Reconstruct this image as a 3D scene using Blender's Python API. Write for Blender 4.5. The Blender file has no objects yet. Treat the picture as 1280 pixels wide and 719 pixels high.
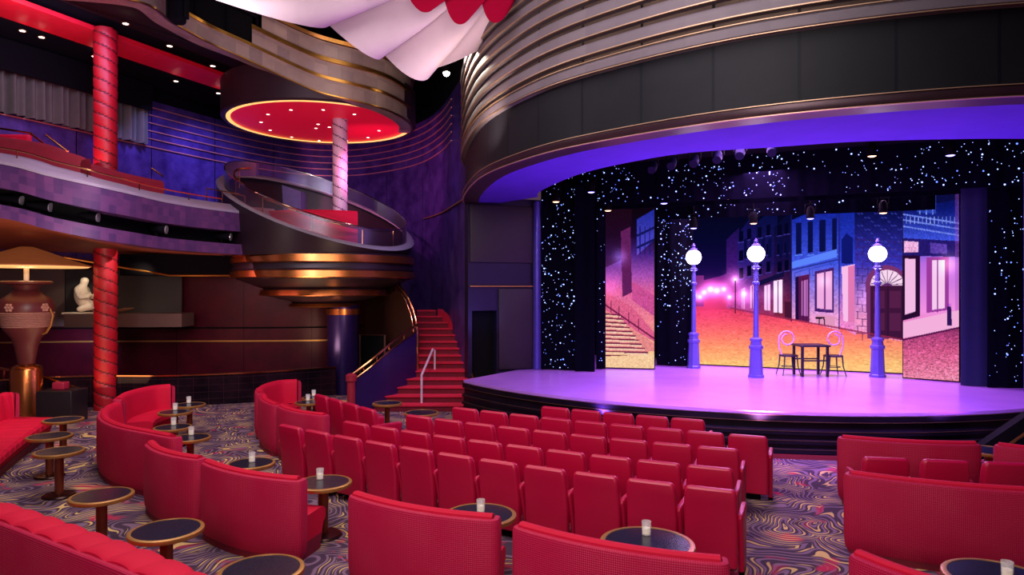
import bpy, bmesh, math, random
import numpy as np
from math import sin, cos, pi, radians, atan2, sqrt, hypot
from mathutils import Vector

random.seed(7)
scene = bpy.context.scene
col = scene.collection
FOC = 853.0            # focal length in pixels of a 1280 wide frame
CH = 2.75              # eye height above the main floor
YAW = radians(23.0)    # camera is turned left of the stage axis
CS, SN = cos(YAW), sin(YAW)

# ---------------------------------------------------------------- survey helpers
def cw(lat, d, z=0.0):
    """sideways / forward metres from the camera station -> room coordinates"""
    return Vector((lat * CS - d * SN, lat * SN + d * CS, z))
def P(px, py, d):
    return cw((px - 640) / FOC * d, d, CH + (360 - py) / FOC * d)
def FZ(px, py, z):
    return P(px, py, (z - CH) * FOC / (360 - py))
def PD(px, d, z):
    return cw((px - 640) / FOC * d, d, z)
def PY(px, py, Y):
    d = Y / ((px - 640) / FOC * SN + CS)
    return P(px, py, d)

# ---------------------------------------------------------------- materials
def lin(c):
    if max(c) > 1.001: c = [v / 255 for v in c]
    return tuple(((v / 12.92) if v <= .04045 else ((v + .055) / 1.055) ** 2.4) for v in c[:3]) + (1,)

def nt(name):
    m = bpy.data.materials.new(name); m.use_nodes = True
    t = m.node_tree; b = t.nodes['Principled BSDF']
    return m, t, b
def N(t, typ, **kw):
    n = t.nodes.new(typ)
    for k, v in kw.items():
        if k in n.inputs: n.inputs[k].default_value = v
        else: setattr(n, k, v)
    return n
def mixc(t, fac, a, b):
    n = t.nodes.new('ShaderNodeMix'); n.data_type = 'RGBA'
    for sock, v in ((n.inputs[0], fac), (n.inputs[6], a), (n.inputs[7], b)):
        if hasattr(v, 'links') or hasattr(v, 'is_output'): t.links.new(v, sock)
        else: sock.default_value = v
    return n.outputs[2]
def mth(t, op, a, b=None, c=None):
    n = t.nodes.new('ShaderNodeMath'); n.operation = op
    for i, v in enumerate((a, b, c)):
        if v is None: continue
        if hasattr(v, 'is_output'): t.links.new(v, n.inputs[i])
        else: n.inputs[i].default_value = v
    return n.outputs[0]
def coord(t, kind='Object', scale=1.0):
    tc = t.nodes.new('ShaderNodeTexCoord'); mp = t.nodes.new('ShaderNodeMapping')
    mp.inputs['Scale'].default_value = (scale,) * 3 if not hasattr(scale, '__len__') else scale
    t.links.new(tc.outputs[kind], mp.inputs[0])
    return mp.outputs[0]
def ramp(t, fac, stops):
    r = t.nodes.new('ShaderNodeValToRGB')
    e = r.color_ramp.elements
    while len(e) < len(stops): e.new(.5)
    for el, (p, c) in zip(e, stops):
        el.position = p; el.color = c
    t.links.new(fac, r.inputs[0])
    return r.outputs[0]

def M(name, c, rough=.6, metal=0.0, var=.25, scale=6.0, emit=None, es=0.0, bump=0.0, bscale=60.0, spec=.5, sheen=0.0, alpha=1.0):
    m, t, b = nt(name)
    c = lin(c)
    no = N(t, 'ShaderNodeTexNoise', Scale=scale, Detail=4.0)
    t.links.new(coord(t), no.inputs['Vector'])
    dark = tuple(v * (1 - var) for v in c[:3]) + (1,)
    lite = tuple(min(1, v * (1 + var)) for v in c[:3]) + (1,)
    t.links.new(mixc(t, no.outputs[0], dark, lite), b.inputs['Base Color'])
    b.inputs['Roughness'].default_value = rough
    b.inputs['Metallic'].default_value = metal
    b.inputs['Specular IOR Level'].default_value = spec
    if sheen: b.inputs['Sheen Weight'].default_value = sheen; b.inputs['Sheen Tint'].default_value = c
    if emit is not None:
        b.inputs['Emission Color'].default_value = lin(emit); b.inputs['Emission Strength'].default_value = es
    if bump:
        n2 = N(t, 'ShaderNodeTexNoise', Scale=bscale, Detail=2.0); t.links.new(coord(t), n2.inputs['Vector'])
        bp = N(t, 'ShaderNodeBump', Strength=bump, Distance=.01); t.links.new(n2.outputs[0], bp.inputs['Height'])
        t.links.new(bp.outputs[0], b.inputs['Normal'])
    if alpha < 1: b.inputs['Alpha'].default_value = alpha
    return m

def m_carpet():
    m, t, b = nt('swirl_carpet')
    v = coord(t, 'Object', 1.0)
    wn = N(t, 'ShaderNodeTexNoise', Scale=.9, Detail=1.5); t.links.new(v, wn.inputs['Vector'])
    sub = N(t, 'ShaderNodeVectorMath', operation='SUBTRACT'); t.links.new(wn.outputs['Color'], sub.inputs[0]); sub.inputs[1].default_value = (.5, .5, .5)
    sc = N(t, 'ShaderNodeVectorMath', operation='SCALE'); t.links.new(sub.outputs[0], sc.inputs[0]); sc.inputs['Scale'].default_value = 1.9
    ad = N(t, 'ShaderNodeVectorMath', operation='ADD'); t.links.new(v, ad.inputs[0]); t.links.new(sc.outputs[0], ad.inputs[1])
    vo = N(t, 'ShaderNodeTexVoronoi', Scale=.95, voronoi_dimensions='2D'); t.links.new(ad.outputs[0], vo.inputs['Vector'])
    f = mth(t, 'MULTIPLY', vo.outputs['Distance'], 66.0)
    s = mth(t, 'SINE', f)
    n2 = N(t, 'ShaderNodeTexNoise', Scale=2.6, Detail=1.0); t.links.new(v, n2.inputs['Vector'])
    s2 = mth(t, 'ADD', s, mth(t, 'MULTIPLY', mth(t, 'SUBTRACT', n2.outputs[0], .5), 2.2))
    gold = ramp(t, s2, [(.84, (0, 0, 0, 1)), (1.04, (1, 1, 1, 1))])
    f3 = mth(t, 'SINE', mth(t, 'ADD', f, 2.6))
    mv = ramp(t, f3, [(.3, (0, 0, 0, 1)), (.8, (1, 1, 1, 1))])
    base = mixc(t, mv, lin((72, 52, 70)), lin((128, 98, 120)))
    n3 = N(t, 'ShaderNodeTexNoise', Scale=1.9, Detail=2.5); t.links.new(ad.outputs[0], n3.inputs['Vector'])
    redm = ramp(t, n3.outputs[0], [(.60, (0, 0, 0, 1)), (.67, (1, 1, 1, 1))])
    base = mixc(t, redm, base, lin((176, 44, 76)))
    n4 = N(t, 'ShaderNodeTexNoise', Scale=.8, Detail=1.0); t.links.new(v, n4.inputs['Vector'])
    gc = mixc(t, n4.outputs[0], lin((176, 140, 100)), lin((232, 190, 120)))
    c = mixc(t, gold, base, gc)
    t.links.new(c, b.inputs['Base Color'])
    b.inputs['Roughness'].default_value = .95; b.inputs['Specular IOR Level'].default_value = .1
    n5 = N(t, 'ShaderNodeTexNoise', Scale=180.0); t.links.new(v, n5.inputs['Vector'])
    bp = N(t, 'ShaderNodeBump', Strength=.3, Distance=.004); t.links.new(n5.outputs[0], bp.inputs['Height']); t.links.new(bp.outputs[0], b.inputs['Normal'])
    return m

def m_woven():
    """woven banquette cloth: tiny pale diamonds on crimson (UV in metres)"""
    m, t, b = nt('woven_crimson')
    uv = coord(t, 'UV', 1.0)
    sx = N(t, 'ShaderNodeSeparateXYZ'); t.links.new(uv, sx.inputs[0])
    a = mth(t, 'ADD', sx.outputs[0], mth(t, 'MULTIPLY', sx.outputs[1], 1.0))
    d = mth(t, 'SUBTRACT', sx.outputs[0], mth(t, 'MULTIPLY', sx.outputs[1], 1.0))
    s1 = mth(t, 'SINE', mth(t, 'MULTIPLY', a, 190.0)); s2 = mth(t, 'SINE', mth(t, 'MULTIPLY', d, 190.0))
    k = mth(t, 'MULTIPLY', s1, s2)
    msk = ramp(t, k, [(.45, (0, 0, 0, 1)), (.85, (1, 1, 1, 1))])
    no = N(t, 'ShaderNodeTexNoise', Scale=2.2, Detail=2.0); t.links.new(uv, no.inputs['Vector'])
    f = mth(t, 'MULTIPLY', msk, mth(t, 'ADD', mth(t, 'MULTIPLY', no.outputs[0], .75), -.12))
    c = mixc(t, f, lin((174, 2, 57)), lin((240, 140, 158)))
    t.links.new(c, b.inputs['Base Color'])
    b.inputs['Roughness'].default_value = .6; b.inputs['Specular IOR Level'].default_value = .2
    bp = N(t, 'ShaderNodeBump', Strength=.35, Distance=.004); t.links.new(k, bp.inputs['Height']); t.links.new(bp.outputs[0], b.inputs['Normal'])
    return m

def m_panels(name, c1, c2, joint, period, rough=.45, metal=.2, jw=.02, nscale=2.0, vperiod=None):
    m, t, b = nt(name)
    uv = coord(t, 'UV', 1.0)
    sx = N(t, 'ShaderNodeSeparateXYZ'); t.links.new(uv, sx.inputs[0])
    fr = mth(t, 'FRACT', mth(t, 'DIVIDE', sx.outputs[0], period))
    msk = mth(t, 'LESS_THAN', fr, jw / period)
    if vperiod:
        fv = mth(t, 'FRACT', mth(t, 'DIVIDE', sx.outputs[1], vperiod))
        msk = mth(t, 'MAXIMUM', msk, mth(t, 'LESS_THAN', fv, jw / vperiod))
    no = N(t, 'ShaderNodeTexNoise', Scale=nscale, Detail=6.0, Roughness=.65); t.links.new(coord(t, 'Object', 1.0), no.inputs['Vector'])
    fac = ramp(t, no.outputs[0], [(.35, (0, 0, 0, 1)), (.68, (1, 1, 1, 1))])
    c = mixc(t, msk, mixc(t, fac, lin(c1), lin(c2)), lin(joint))
    t.links.new(c, b.inputs['Base Color'])
    b.inputs['Roughness'].default_value = rough; b.inputs['Metallic'].default_value = metal; b.inputs['Specular IOR Level'].default_value = .2
    return m

def m_patch(name, c1, c2, period=.35, rough=.4, metal=.35):
    """mottled metal leaf squares, UV in metres"""
    m, t, b = nt(name)
    uv = coord(t, 'UV', (1 / period, 1 / period, 1))
    fl = N(t, 'ShaderNodeVectorMath', operation='FLOOR'); t.links.new(uv, fl.inputs[0])
    wn = N(t, 'ShaderNodeTexWhiteNoise'); wn.noise_dimensions = '2D'; t.links.new(fl.outputs[0], wn.inputs['Vector'])
    no = N(t, 'ShaderNodeTexNoise', Scale=7.0, Detail=4.0); t.links.new(coord(t), no.inputs['Vector'])
    fac = mth(t, 'MULTIPLY_ADD', wn.outputs['Value'], .55, mth(t, 'MULTIPLY', no.outputs[0], .45))
    t.links.new(mixc(t, fac, lin(c1), lin(c2)), b.inputs['Base Color'])
    b.inputs['Roughness'].default_value = rough; b.inputs['Metallic'].default_value = metal
    return m

def m_emit(name, c, s, sample=True):
    m, t, b = nt(name)
    b.inputs['Base Color'].default_value = lin(c)
    b.inputs['Emission Color'].default_value = lin(c); b.inputs['Emission Strength'].default_value = s
    if not sample: m.cycles.emission_sampling = 'NONE'
    return m

def m_vcol(name, s):
    m, t, b = nt(name)
    a = N(t, 'ShaderNodeVertexColor', layer_name='picture')
    e = N(t, 'ShaderNodeEmission', Strength=s)
    t.links.new(a.outputs[0], e.inputs[0]); t.links.new(e.outputs[0], t.nodes['Material Output'].inputs[0])
    t.nodes.remove(b)
    m.cycles.emission_sampling = 'NONE'
    return m

def m_glass(name, c=(235, 235, 240), a=.25, rough=.03):
    m, t, b = nt(name)
    out = t.nodes['Material Output']
    tr = N(t, 'ShaderNodeBsdfTransparent'); tr.inputs[0].default_value = (.93, .93, .95, 1)
    gl = N(t, 'ShaderNodeBsdfGlossy', Roughness=rough); gl.inputs[0].default_value = lin(c)
    fr = N(t, 'ShaderNodeFresnel', IOR=1.5)
    mx = N(t, 'ShaderNodeMixShader')
    f = mth(t, 'ADD', fr.outputs[0], a)
    t.links.new(f, mx.inputs[0]); t.links.new(tr.outputs[0], mx.inputs[1]); t.links.new(gl.outputs[0], mx.inputs[2])
    t.links.new(mx.outputs[0], out.inputs[0])
    return m

RED = M('crimson_vinyl', (182, 0, 56), rough=.42, var=.12, scale=3, bump=.08, bscale=30)
REDSOFT = M('crimson_velvet', (196, 2, 48), rough=.75, var=.14, scale=4, sheen=.15, spec=.25)
REDTOP = M('crimson_edge', (214, 40, 70), rough=.45, var=.1)
WOVEN = m_woven()
PLINTH = M('dark_plinth', (120, 2, 34), rough=.7)
BLACK = M('matte_black', (5, 4, 6), rough=.8, spec=.12)
SOOT = M('soft_black', (8, 6, 12), rough=.95, spec=.1)
GOLD = M('brushed_gold', (214, 150, 72), rough=.28, metal=1, var=.18, scale=9)
GOLDDULL = M('aged_gold', (176, 124, 66), rough=.4, metal=.6, var=.2, scale=12)
COPPER = M('copper', (190, 108, 58), rough=.26, metal=.95, var=.2, scale=4)
POLE = M('bronze_pole', (128, 62, 40), rough=.32, metal=.6, var=.2)
TABLETOP = M('navy_speckled_stone', (26, 28, 46), rough=.22, var=.7, scale=160)
CARPET = m_carpet()
CHROME = M('polished_chrome', (205, 198, 205), rough=.15, metal=1, var=.05)
BRASS = M('polished_brass', (222, 150, 104), rough=.18, metal=1, var=.08)
GLASS = M('frosted_votive_glass', (232, 222, 222), rough=.12, var=.3, scale=50, emit=(255, 236, 226), es=.05, alpha=.34)  # slight emission painted in so the glass reads brighter
SMOKE = m_glass('parapet_glass', (200, 205, 225), .14, .3)
WAX = M('candle_wax', (240, 226, 205), rough=.5, emit=(255, 225, 190), es=.35)  # emission lifts the wax brightness, no flame is modelled

# ---------------------------------------------------------------- mesh builder
class MB:
    def __init__(s): s.v = []; s.f = []; s.m = []; s.uv = []; s.mi = 0
    def add(s, vs, fs, uvs=None):
        o = len(s.v); s.v += [tuple(p) for p in vs]
        for i, f in enumerate(fs):
            s.f.append([k + o for k in f]); s.m.append(s.mi)
            s.uv.append(uvs[i] if uvs else [(s.v[k + o][0] + s.v[k + o][1] * .7, s.v[k + o][2]) for k in f])
        return s
    def box(s, c, size, rz=0.0, taper=1.0):
        x, y, z = [v / 2 for v in size]; c = Vector(c); cr, sr = cos(rz), sin(rz); vs = []
        for dz in (-1, 1):
            k = taper if dz > 0 else 1
            for dx, dy in ((-1, -1), (1, -1), (1, 1), (-1, 1)):
                a, b2 = dx * x * k, dy * y * k
                vs.append((c.x + a * cr - b2 * sr, c.y + a * sr + b2 * cr, c.z + dz * z))
        return s.add(vs, [(3, 2, 1, 0), (4, 5, 6, 7), (0, 1, 5, 4), (1, 2, 6, 5), (2, 3, 7, 6), (3, 0, 4, 7)])
    def hexa(s, b4, t4):
        return s.add(list(b4) + list(t4), [(3, 2, 1, 0), (4, 5, 6, 7), (0, 1, 5, 4), (1, 2, 6, 5), (2, 3, 7, 6), (3, 0, 4, 7)])
    def rbox(s, c, size, r=.03, rz=0.0, ez=None, n=3):
        """box with rounded vertical edges and softened top / bottom"""
        ez = r if ez is None else ez
        x, y, z = [v / 2 for v in size]; secs = []
        for k in range(n + 1):
            a = pi / 2 * k / n; secs.append((-z + ez * (1 - sin(a)), -ez * (1 - cos(a))))
        secs = [(-z + ez - ez * cos(pi / 2 * k / n), ez * sin(pi / 2 * k / n) - ez) for k in range(n + 1)]
        secs += [(-zz, i) for zz, i in reversed(secs)]
        rings = [s.rrect(x + i, y + i, max(r + i, .002), c, zz, rz) for zz, i in secs]
        return s.loft(rings)
    def rrect(s, hx, hy, r, c, z, rz, n=3, oy=0.0, ox=0.0):
        r = min(r, hx * .99, hy * .99); pts = []
        cr, sr = cos(rz), sin(rz)
        for (qx, qy, a0) in ((1, 1, 0), (-1, 1, pi / 2), (-1, -1, pi), (1, -1, 1.5 * pi)):
            for k in range(n + 1):
                a = a0 + pi / 2 * k / n
                px = qx * (hx - r) + r * cos(a) + ox; py = qy * (hy - r) + r * sin(a) + oy
                pts.append((c[0] + px * cr - py * sr, c[1] + px * sr + py * cr, c[2] + z))
        return pts
    def loft(s, rings, cap=True, closed=True):
        n = len(rings[0]); vs = [p for r in rings for p in r]; fs = []; uv = []
        m = n if closed else n - 1
        us = [0.0]
        for j in range(n): us.append(us[-1] + (Vector(rings[0][(j + 1) % n]) - Vector(rings[0][j])).length)
        vv = [0.0]
        for i in range(1, len(rings)): vv.append(vv[-1] + (Vector(rings[i][0]) - Vector(rings[i - 1][0])).length)
        for i in range(len(rings) - 1):
            for j in range(m):
                k = (j + 1) % n
                fs.append((i * n + j, i * n + k, (i + 1) * n + k, (i + 1) * n + j))
                uv.append([(us[j], vv[i]), (us[j + 1], vv[i]), (us[j + 1], vv[i + 1]), (us[j], vv[i + 1])])
        if cap and closed:
            fs.append(tuple(range(n - 1, -1, -1))); uv.append([(0, 0)] * n)
            o = (len(rings) - 1) * n; fs.append(tuple(range(o, o + n))); uv.append([(0, 0)] * n)
        return s.add(vs, fs, uv)
    def lathe(s, prof, c=(0, 0, 0), n=24, a0=0.0, a1=2 * pi, open_=False):
        full = abs(a1 - a0 - 2 * pi) < 1e-6
        k = n if full else n + 1
        rings = [[(c[0] + max(r, 1e-4) * cos(a0 + (a1 - a0) * j / n), c[1] + max(r, 1e-4) * sin(a0 + (a1 - a0) * j / n), c[2] + z) for j in range(k)] for r, z in prof]
        base = len(s.f); s.loft(rings, cap=full, closed=full)
        if full:
            kill = [len(s.f) + i for i, (r, _) in ((-1, prof[-1]), (-2, prof[0])) if r > 1e-3 and open_]
            for i in kill: del s.f[i], s.m[i], s.uv[i]
        return s
    def tube(s, path, r, n=8, cap=True):
        path = [Vector(p) for p in path]; rings = []
        up = Vector((0, 0, 1)); prev = None
        for i, p in enumerate(path):
            t = (path[min(i + 1, len(path) - 1)] - path[max(i - 1, 0)])
            t = t.normalized() if t.length > 1e-9 else Vector((0, 0, 1))
            if prev is None:
                a = t.cross(up)
                if a.length < .05: a = t.cross(Vector((1, 0, 0)))
                a.normalize()
            else:
                a = prev - t * prev.dot(t)
                a = a.normalized() if a.length > 1e-6 else prev
            prev = a; b = t.cross(a)
            rr = r[i] if hasattr(r, '__len__') else r
            rings.append([p + (a * cos(2 * pi * j / n) + b * sin(2 * pi * j / n)) * rr for j in range(n)])
        return s.loft(rings, cap=cap)
    def ball(s, c, r, n=16, m=10, sq=(1, 1, 1)):
        rings = [[(c[0] + r * sq[0] * sin(pi * i / m) * cos(2 * pi * j / n), c[1] + r * sq[1] * sin(pi * i / m) * sin(2 * pi * j / n), c[2] - r * sq[2] * cos(pi * i / m)) for j in range(n)] for i in range(1, m)]
        return s.loft(rings)
    def sweep(s, path, prof, side=1, closed=True, cap=True, mats=None, mod=None):
        """profile (out, up) carried along a path of 3-D points; out is horizontal, left of travel for side=1"""
        path = [Vector(p) for p in path]; n = len(prof)
        L = [0.0]
        for i in range(1, len(path)): L.append(L[-1] + (path[i] - path[i - 1]).length)
        V = [0.0]
        for j in range(n): V.append(V[-1] + hypot(prof[(j + 1) % n][0] - prof[j][0], prof[(j + 1) % n][1] - prof[j][1]))
        vs = []
        for i, p in enumerate(path):
            t = path[min(i + 1, len(path) - 1)] - path[max(i - 1, 0)]; t.z = 0; t.normalize()
            nx, ny = -t.y * side, t.x * side
            for o, u in prof:
                g = mod(L[i]) if mod and u > .3 else 0.0
                vs.append((p.x + nx * (o + g * .6), p.y + ny * (o + g * .6), p.z + u + g))
        m = n if closed else n - 1
        base = len(s.v); s.v += vs
        for i in range(len(path) - 1):
            for j in range(m):
                k = (j + 1) % n
                f = (i * n + j, (i + 1) * n + j, (i + 1) * n + k, i * n + k)
                s.f.append([q + base for q in f]); s.m.append(mats[j] if mats else s.mi)
                s.uv.append([(L[i], V[j]), (L[i + 1], V[j]), (L[i + 1], V[j + 1]), (L[i], V[j + 1])])
        if cap and closed:
            for f in (list(range(n)), [(len(path) - 1) * n + q for q in range(n - 1, -1, -1)]):
                s.f.append([q + base for q in f]); s.m.append(s.mi); s.uv.append([(prof[q % n][0], prof[q % n][1]) for q in f])
        return s
    def strip(s, A, B):
        """surface lofted between two polylines with the same count"""
        n = len(A)
        return s.add(list(A) + list(B), [(i, i + 1, n + i + 1, n + i) for i in range(n - 1)])
    def prism(s, pts, z0, z1):
        n = len(pts)
        return s.add([(p[0], p[1], z0) for p in pts] + [(p[0], p[1], z1) for p in pts],
                     [tuple(range(n - 1, -1, -1)), tuple(range(n, 2 * n))] + [(i, (i + 1) % n, n + (i + 1) % n, n + i) for i in range(n)])
    def build(s, name, mats, parent=None, smooth=True, angle=38, recalc=True):
        me = bpy.data.meshes.new(name)
        off = Vector((0, 0, 0))
        q = parent
        while q is not None: off = off + q.location; q = q.parent
        me.from_pydata([(x - off.x, y - off.y, z - off.z) for x, y, z in s.v], [], s.f)
        for mt in (mats if isinstance(mats, (list, tuple)) else [mats]): me.materials.append(mt)
        uvl = me.uv_layers.new(name='UVMap')
        flat = [c for f in s.uv for uv in f for c in uv]
        if len(flat) == len(uvl.data) * 2: uvl.data.foreach_set('uv', flat)
        me.polygons.foreach_set('material_index', s.m)
        if recalc:
            bm = bmesh.new(); bm.from_mesh(me); bmesh.ops.recalc_face_normals(bm, faces=bm.faces); bm.to_mesh(me); bm.free()
        if smooth:
            me.polygons.foreach_set('use_smooth', [True] * len(me.polygons)); me.set_sharp_from_angle(angle=radians(angle))
        me.update()
        o = bpy.data.objects.new(name, me); col.objects.link(o)
        if parent is not None: o.parent = parent
        return o

def tag(o, label=None, cat=None, group=None, kind=None):
    if label: o['label'] = label
    if cat: o['category'] = cat
    if group: o['group'] = group
    if kind: o['kind'] = kind
    return o
def thing(name, label, cat, loc=(0, 0, 0), group=None):
    o = bpy.data.objects.new(name, None); o.empty_display_size = .1; col.objects.link(o); o.location = loc
    return tag(o, label, cat, group)
def dup(root, loc, rz=0.0, label=None, group=None):
    r = root.copy(); col.objects.link(r); r.location = loc; r.rotation_euler = (0, 0, rz)
    if label: r['label'] = label
    if group: r['group'] = group
    for ch in list(root.children):
        c = ch.copy(); col.objects.link(c); c.parent = r
        for g in ch.children:
            d = g.copy(); col.objects.link(d); d.parent = c
    return r
def struct(o): o['kind'] = 'structure'; return o
def spline(pts, n):
    """Catmull-Rom through points, n samples"""
    pts = [Vector(p) for p in pts]; out = []
    m = len(pts) - 1
    for i in range(n):
        u = m * i / (n - 1); k = min(int(u), m - 1); f = u - k
        p0, p1, p2, p3 = pts[max(k - 1, 0)], pts[k], pts[k + 1], pts[min(k + 2, m)]
        out.append(.5 * ((2 * p1) + (p2 - p0) * f + (2 * p0 - 5 * p1 + 4 * p2 - p3) * f * f + (3 * p1 - p0 - 3 * p2 + p3) * f ** 3))
    return out
def even(path, n):
    path = [Vector(p) for p in path]; L = [0.0]
    for i in range(1, len(path)): L.append(L[-1] + (path[i] - path[i - 1]).length)
    out = []; k = 0
    for i in range(n):
        x = L[-1] * i / (n - 1)
        while k < len(L) - 2 and L[k + 1] < x: k += 1
        f = (x - L[k]) / max(L[k + 1] - L[k], 1e-9); out.append(path[k].lerp(path[k + 1], f))
    return out
def at_z(path, z): return [Vector((p.x, p.y, z)) for p in path]
def inset(path, o, side=1, dz=0.0):
    out = []
    for i, p in enumerate(path):
        t = path[min(i + 1, len(path) - 1)] - path[max(i - 1, 0)]; t = Vector((t.x, t.y, 0)).normalized()
        out.append(Vector((p.x - t.y * side * o, p.y + t.x * side * o, p.z + dz)))
    return out

# ================================================================ camera
cam = bpy.data.cameras.new('camera'); co = bpy.data.objects.new('camera', cam); col.objects.link(co)
co.location = (0, 0, CH); co.rotation_euler = (pi / 2, 0, YAW)
cam.sensor_width = 36; cam.lens = 36 * FOC / 1280; cam.clip_start = .05
cam.shift_y = 0.0
scene.camera = co
scene.view_settings.view_transform = 'Standard'
scene.view_settings.look = 'None'

# ================================================================ room shell
SOOT = M('soft_black', (8, 6, 12), rough=.95, spec=.1)
f = MB(); f.box((-5, 9, -.05), (32, 30, .1)); o = struct(f.build('floor', CARPET, smooth=False))

wall_ctrl = [(-420, 12.0), (-200, 13.4), (0, 15.5), (182, 19), (300, 22), (380, 23.8), (440, 24), (490, 23), (527, 21.6), (552, 19.8), (568, 18), (584, 16.4)]
WPATH = spline([PD(a, b, 0) for a, b in wall_ctrl], 90)
PURPLE = m_panels('violet_wall_panels', (48, 28, 92), (84, 60, 136), (18, 8, 36), 2.2, rough=.4, metal=.15, jw=.03)
MAROON = m_panels('maroon_wall_panels', (54, 5, 22), (72, 9, 28), (36, 4, 14), 1.8, rough=.38, metal=.1, jw=.03)
pxof = lambda p: 640 + FOC * (p.x * CS + p.y * SN) / (-p.x * SN + p.y * CS)
KW = next(i for i, p in enumerate(WPATH) if pxof(p) > 500)
w = MB()
LW_ = spline([PD(*q, 0) for q in ((-420, 15.6), (-200, 16.8), (-60, 17.7), (0, 17.95), (100, 18.3), (200, 18.45), (300, 18.5), (400, 18.75), (440, 19.4), (470, 20.4), (502, 22.4))], 80)
w.mi = 0; w.sweep(at_z(LW_, 0), [(0, 0), (.2, 0), (.2, 3.62), (0, 3.62)])
w.mi = 1; w.sweep(at_z(WPATH[:KW + 1], 3.4), [(0, 0), (.2, 0), (.2, .3), (0, .3)])
w.mi = 1; w.sweep(at_z(WPATH[KW:], 0), [(0, 0), (.2, 0), (.2, 3.7), (0, 3.7)])
w.mi = 1; w.sweep(at_z(WPATH, 3.7), [(0, 0), (.2, 0), (.2, 4.3), (0, 4.3)])
w.mi = 2; w.sweep(at_z(WPATH, 8.0), [(0, 0), (.2, 0), (.2, 1.8), (0, 1.8)])
struct(w.build('wall_left', [MAROON, PURPLE, SOOT]))
SHADOW = M('ceiling_black', (12, 9, 14), rough=.9)  # one even near-black ceiling colour
c = MB(); c.box((-5, 9, 9.85), (32, 30, .1)); struct(c.build('ceiling', SHADOW, smooth=False))
# gold line mouldings on the upper wall
k = 1
for z in (6.69, 6.92, 7.14, 7.36, 7.58, 7.8):
    seg = [p for p in even(WPATH, 300) if (z < 6.7 or pxof(p) > 182) and pxof(p) < 566]
    t = MB(); t.sweep(at_z(inset(seg, .015, -1), z), [(0, -.014), (.03, -.014), (.03, .014), (0, .014)], side=-1)
    struct(t.build('trim_%d' % k, M('rose_gold_line_%d' % k, (226, 140, 140), rough=.35, metal=.5))); k += 1
for z, mt in ((1.66, BLACK), (1.30, GOLDDULL)):
    t = MB(); t.sweep(at_z(inset(LW_, .01, -1), z), [(0, -.02), (.03, -.02), (.03, .02), (0, .02)], side=-1)
    struct(t.build('trim_%d' % k, mt)); k += 1
t = MB(); t.sweep(at_z(inset(WPATH[66:], .015, -1), 4.9), [(0, -.015), (.05, -.015), (.05, .015), (0, .015)], side=-1)
struct(t.build('trim_%d' % k, GOLDDULL)); k += 1

# ================================================================ stage
def ring(cx, cy, R, a0, a1, n, z): return [Vector((cx + R * cos(a0 + (a1 - a0) * i / n), cy + R * sin(a0 + (a1 - a0) * i / n), z)) for i in range(n + 1)]
SC = (-2.0, 19.75); SR = 8.1
edge = ring(SC[0], SC[1], SR, radians(234.3), radians(325), 60, 0)
STG = thing('stage', 'raised curved stage with glossy lavender floor and black stepped front', 'stage', (-1.5, 15, 0))
def m_stage():
    m, t, b = nt('stage_floor_vinyl')
    no = N(t, 'ShaderNodeTexNoise', Scale=1.3, Detail=5.0); t.links.new(coord(t), no.inputs['Vector'])
    t.links.new(mixc(t, no.outputs[0], lin((166, 106, 212)), lin((200, 136, 230))), b.inputs['Base Color'])
    b.inputs['Roughness'].default_value = .22
    return m
s = MB(); pts = [(p.x, p.y) for p in edge] + [(6.0, 19.6), (-6.1, 19.6), (-6.3, 15.6)]
s.prism(pts, .70, .75); s.build('stage_floor', m_stage(), STG)
STEPF = m_panels('stage_front_black', (14, 9, 20), (26, 16, 34), (8, 6, 10), 3.0, rough=.35)
s = MB(); prof = [(0, 0), (0, .09), (.05, .09), (.05, .16), (0, .17), (0, .23), (.045, .24), (.045, .3), (0, .31), (0, .38), (.04, .39), (.04, .45), (-.02, .47), (-.02, .58), (.03, .6), (.03, .70), (-.5, .70), (-.5, 0)]
s.sweep(edge, prof, side=-1); s.build('stage_front', STEPF, STG)
NOSE = M('dim_brass_nosing', (96, 66, 52), rough=.4, metal=.5)
for z, o_ in ((.7, .03), (.60, .03), (.45, .04), (.3, .045), (.16, .05)):
    g = MB(); g.sweep(edge, [(o_, z - .008), (o_ + .008, z - .008), (o_ + .008, z), (o_, z)], side=-1)
    g.build('nosing', NOSE, STG)
g = MB(); g.sweep(edge, [(.045, 0), (.06, 0), (.06, .075), (.045, .075)], side=-1); g.build('kickboard', M('dark_red_carpet', (110, 8, 30), rough=.9), STG)

# black stage house behind the drapes
b = MB(); b.box((-.2, 19.75, 2.9), (12.6, .2, 5.8)); struct(b.build('wall_back', SOOT, smooth=False))
b = MB(); b.box((6.2, 17, 2.9), (.2, 5, 5.8)); struct(b.build('wall_right', SOOT, smooth=False))
b = MB(); b.box((-.1, 16.9, 5.75), (12.4, 5.6, .1)); struct(b.build('trim_12', SOOT, smooth=False))

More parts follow.
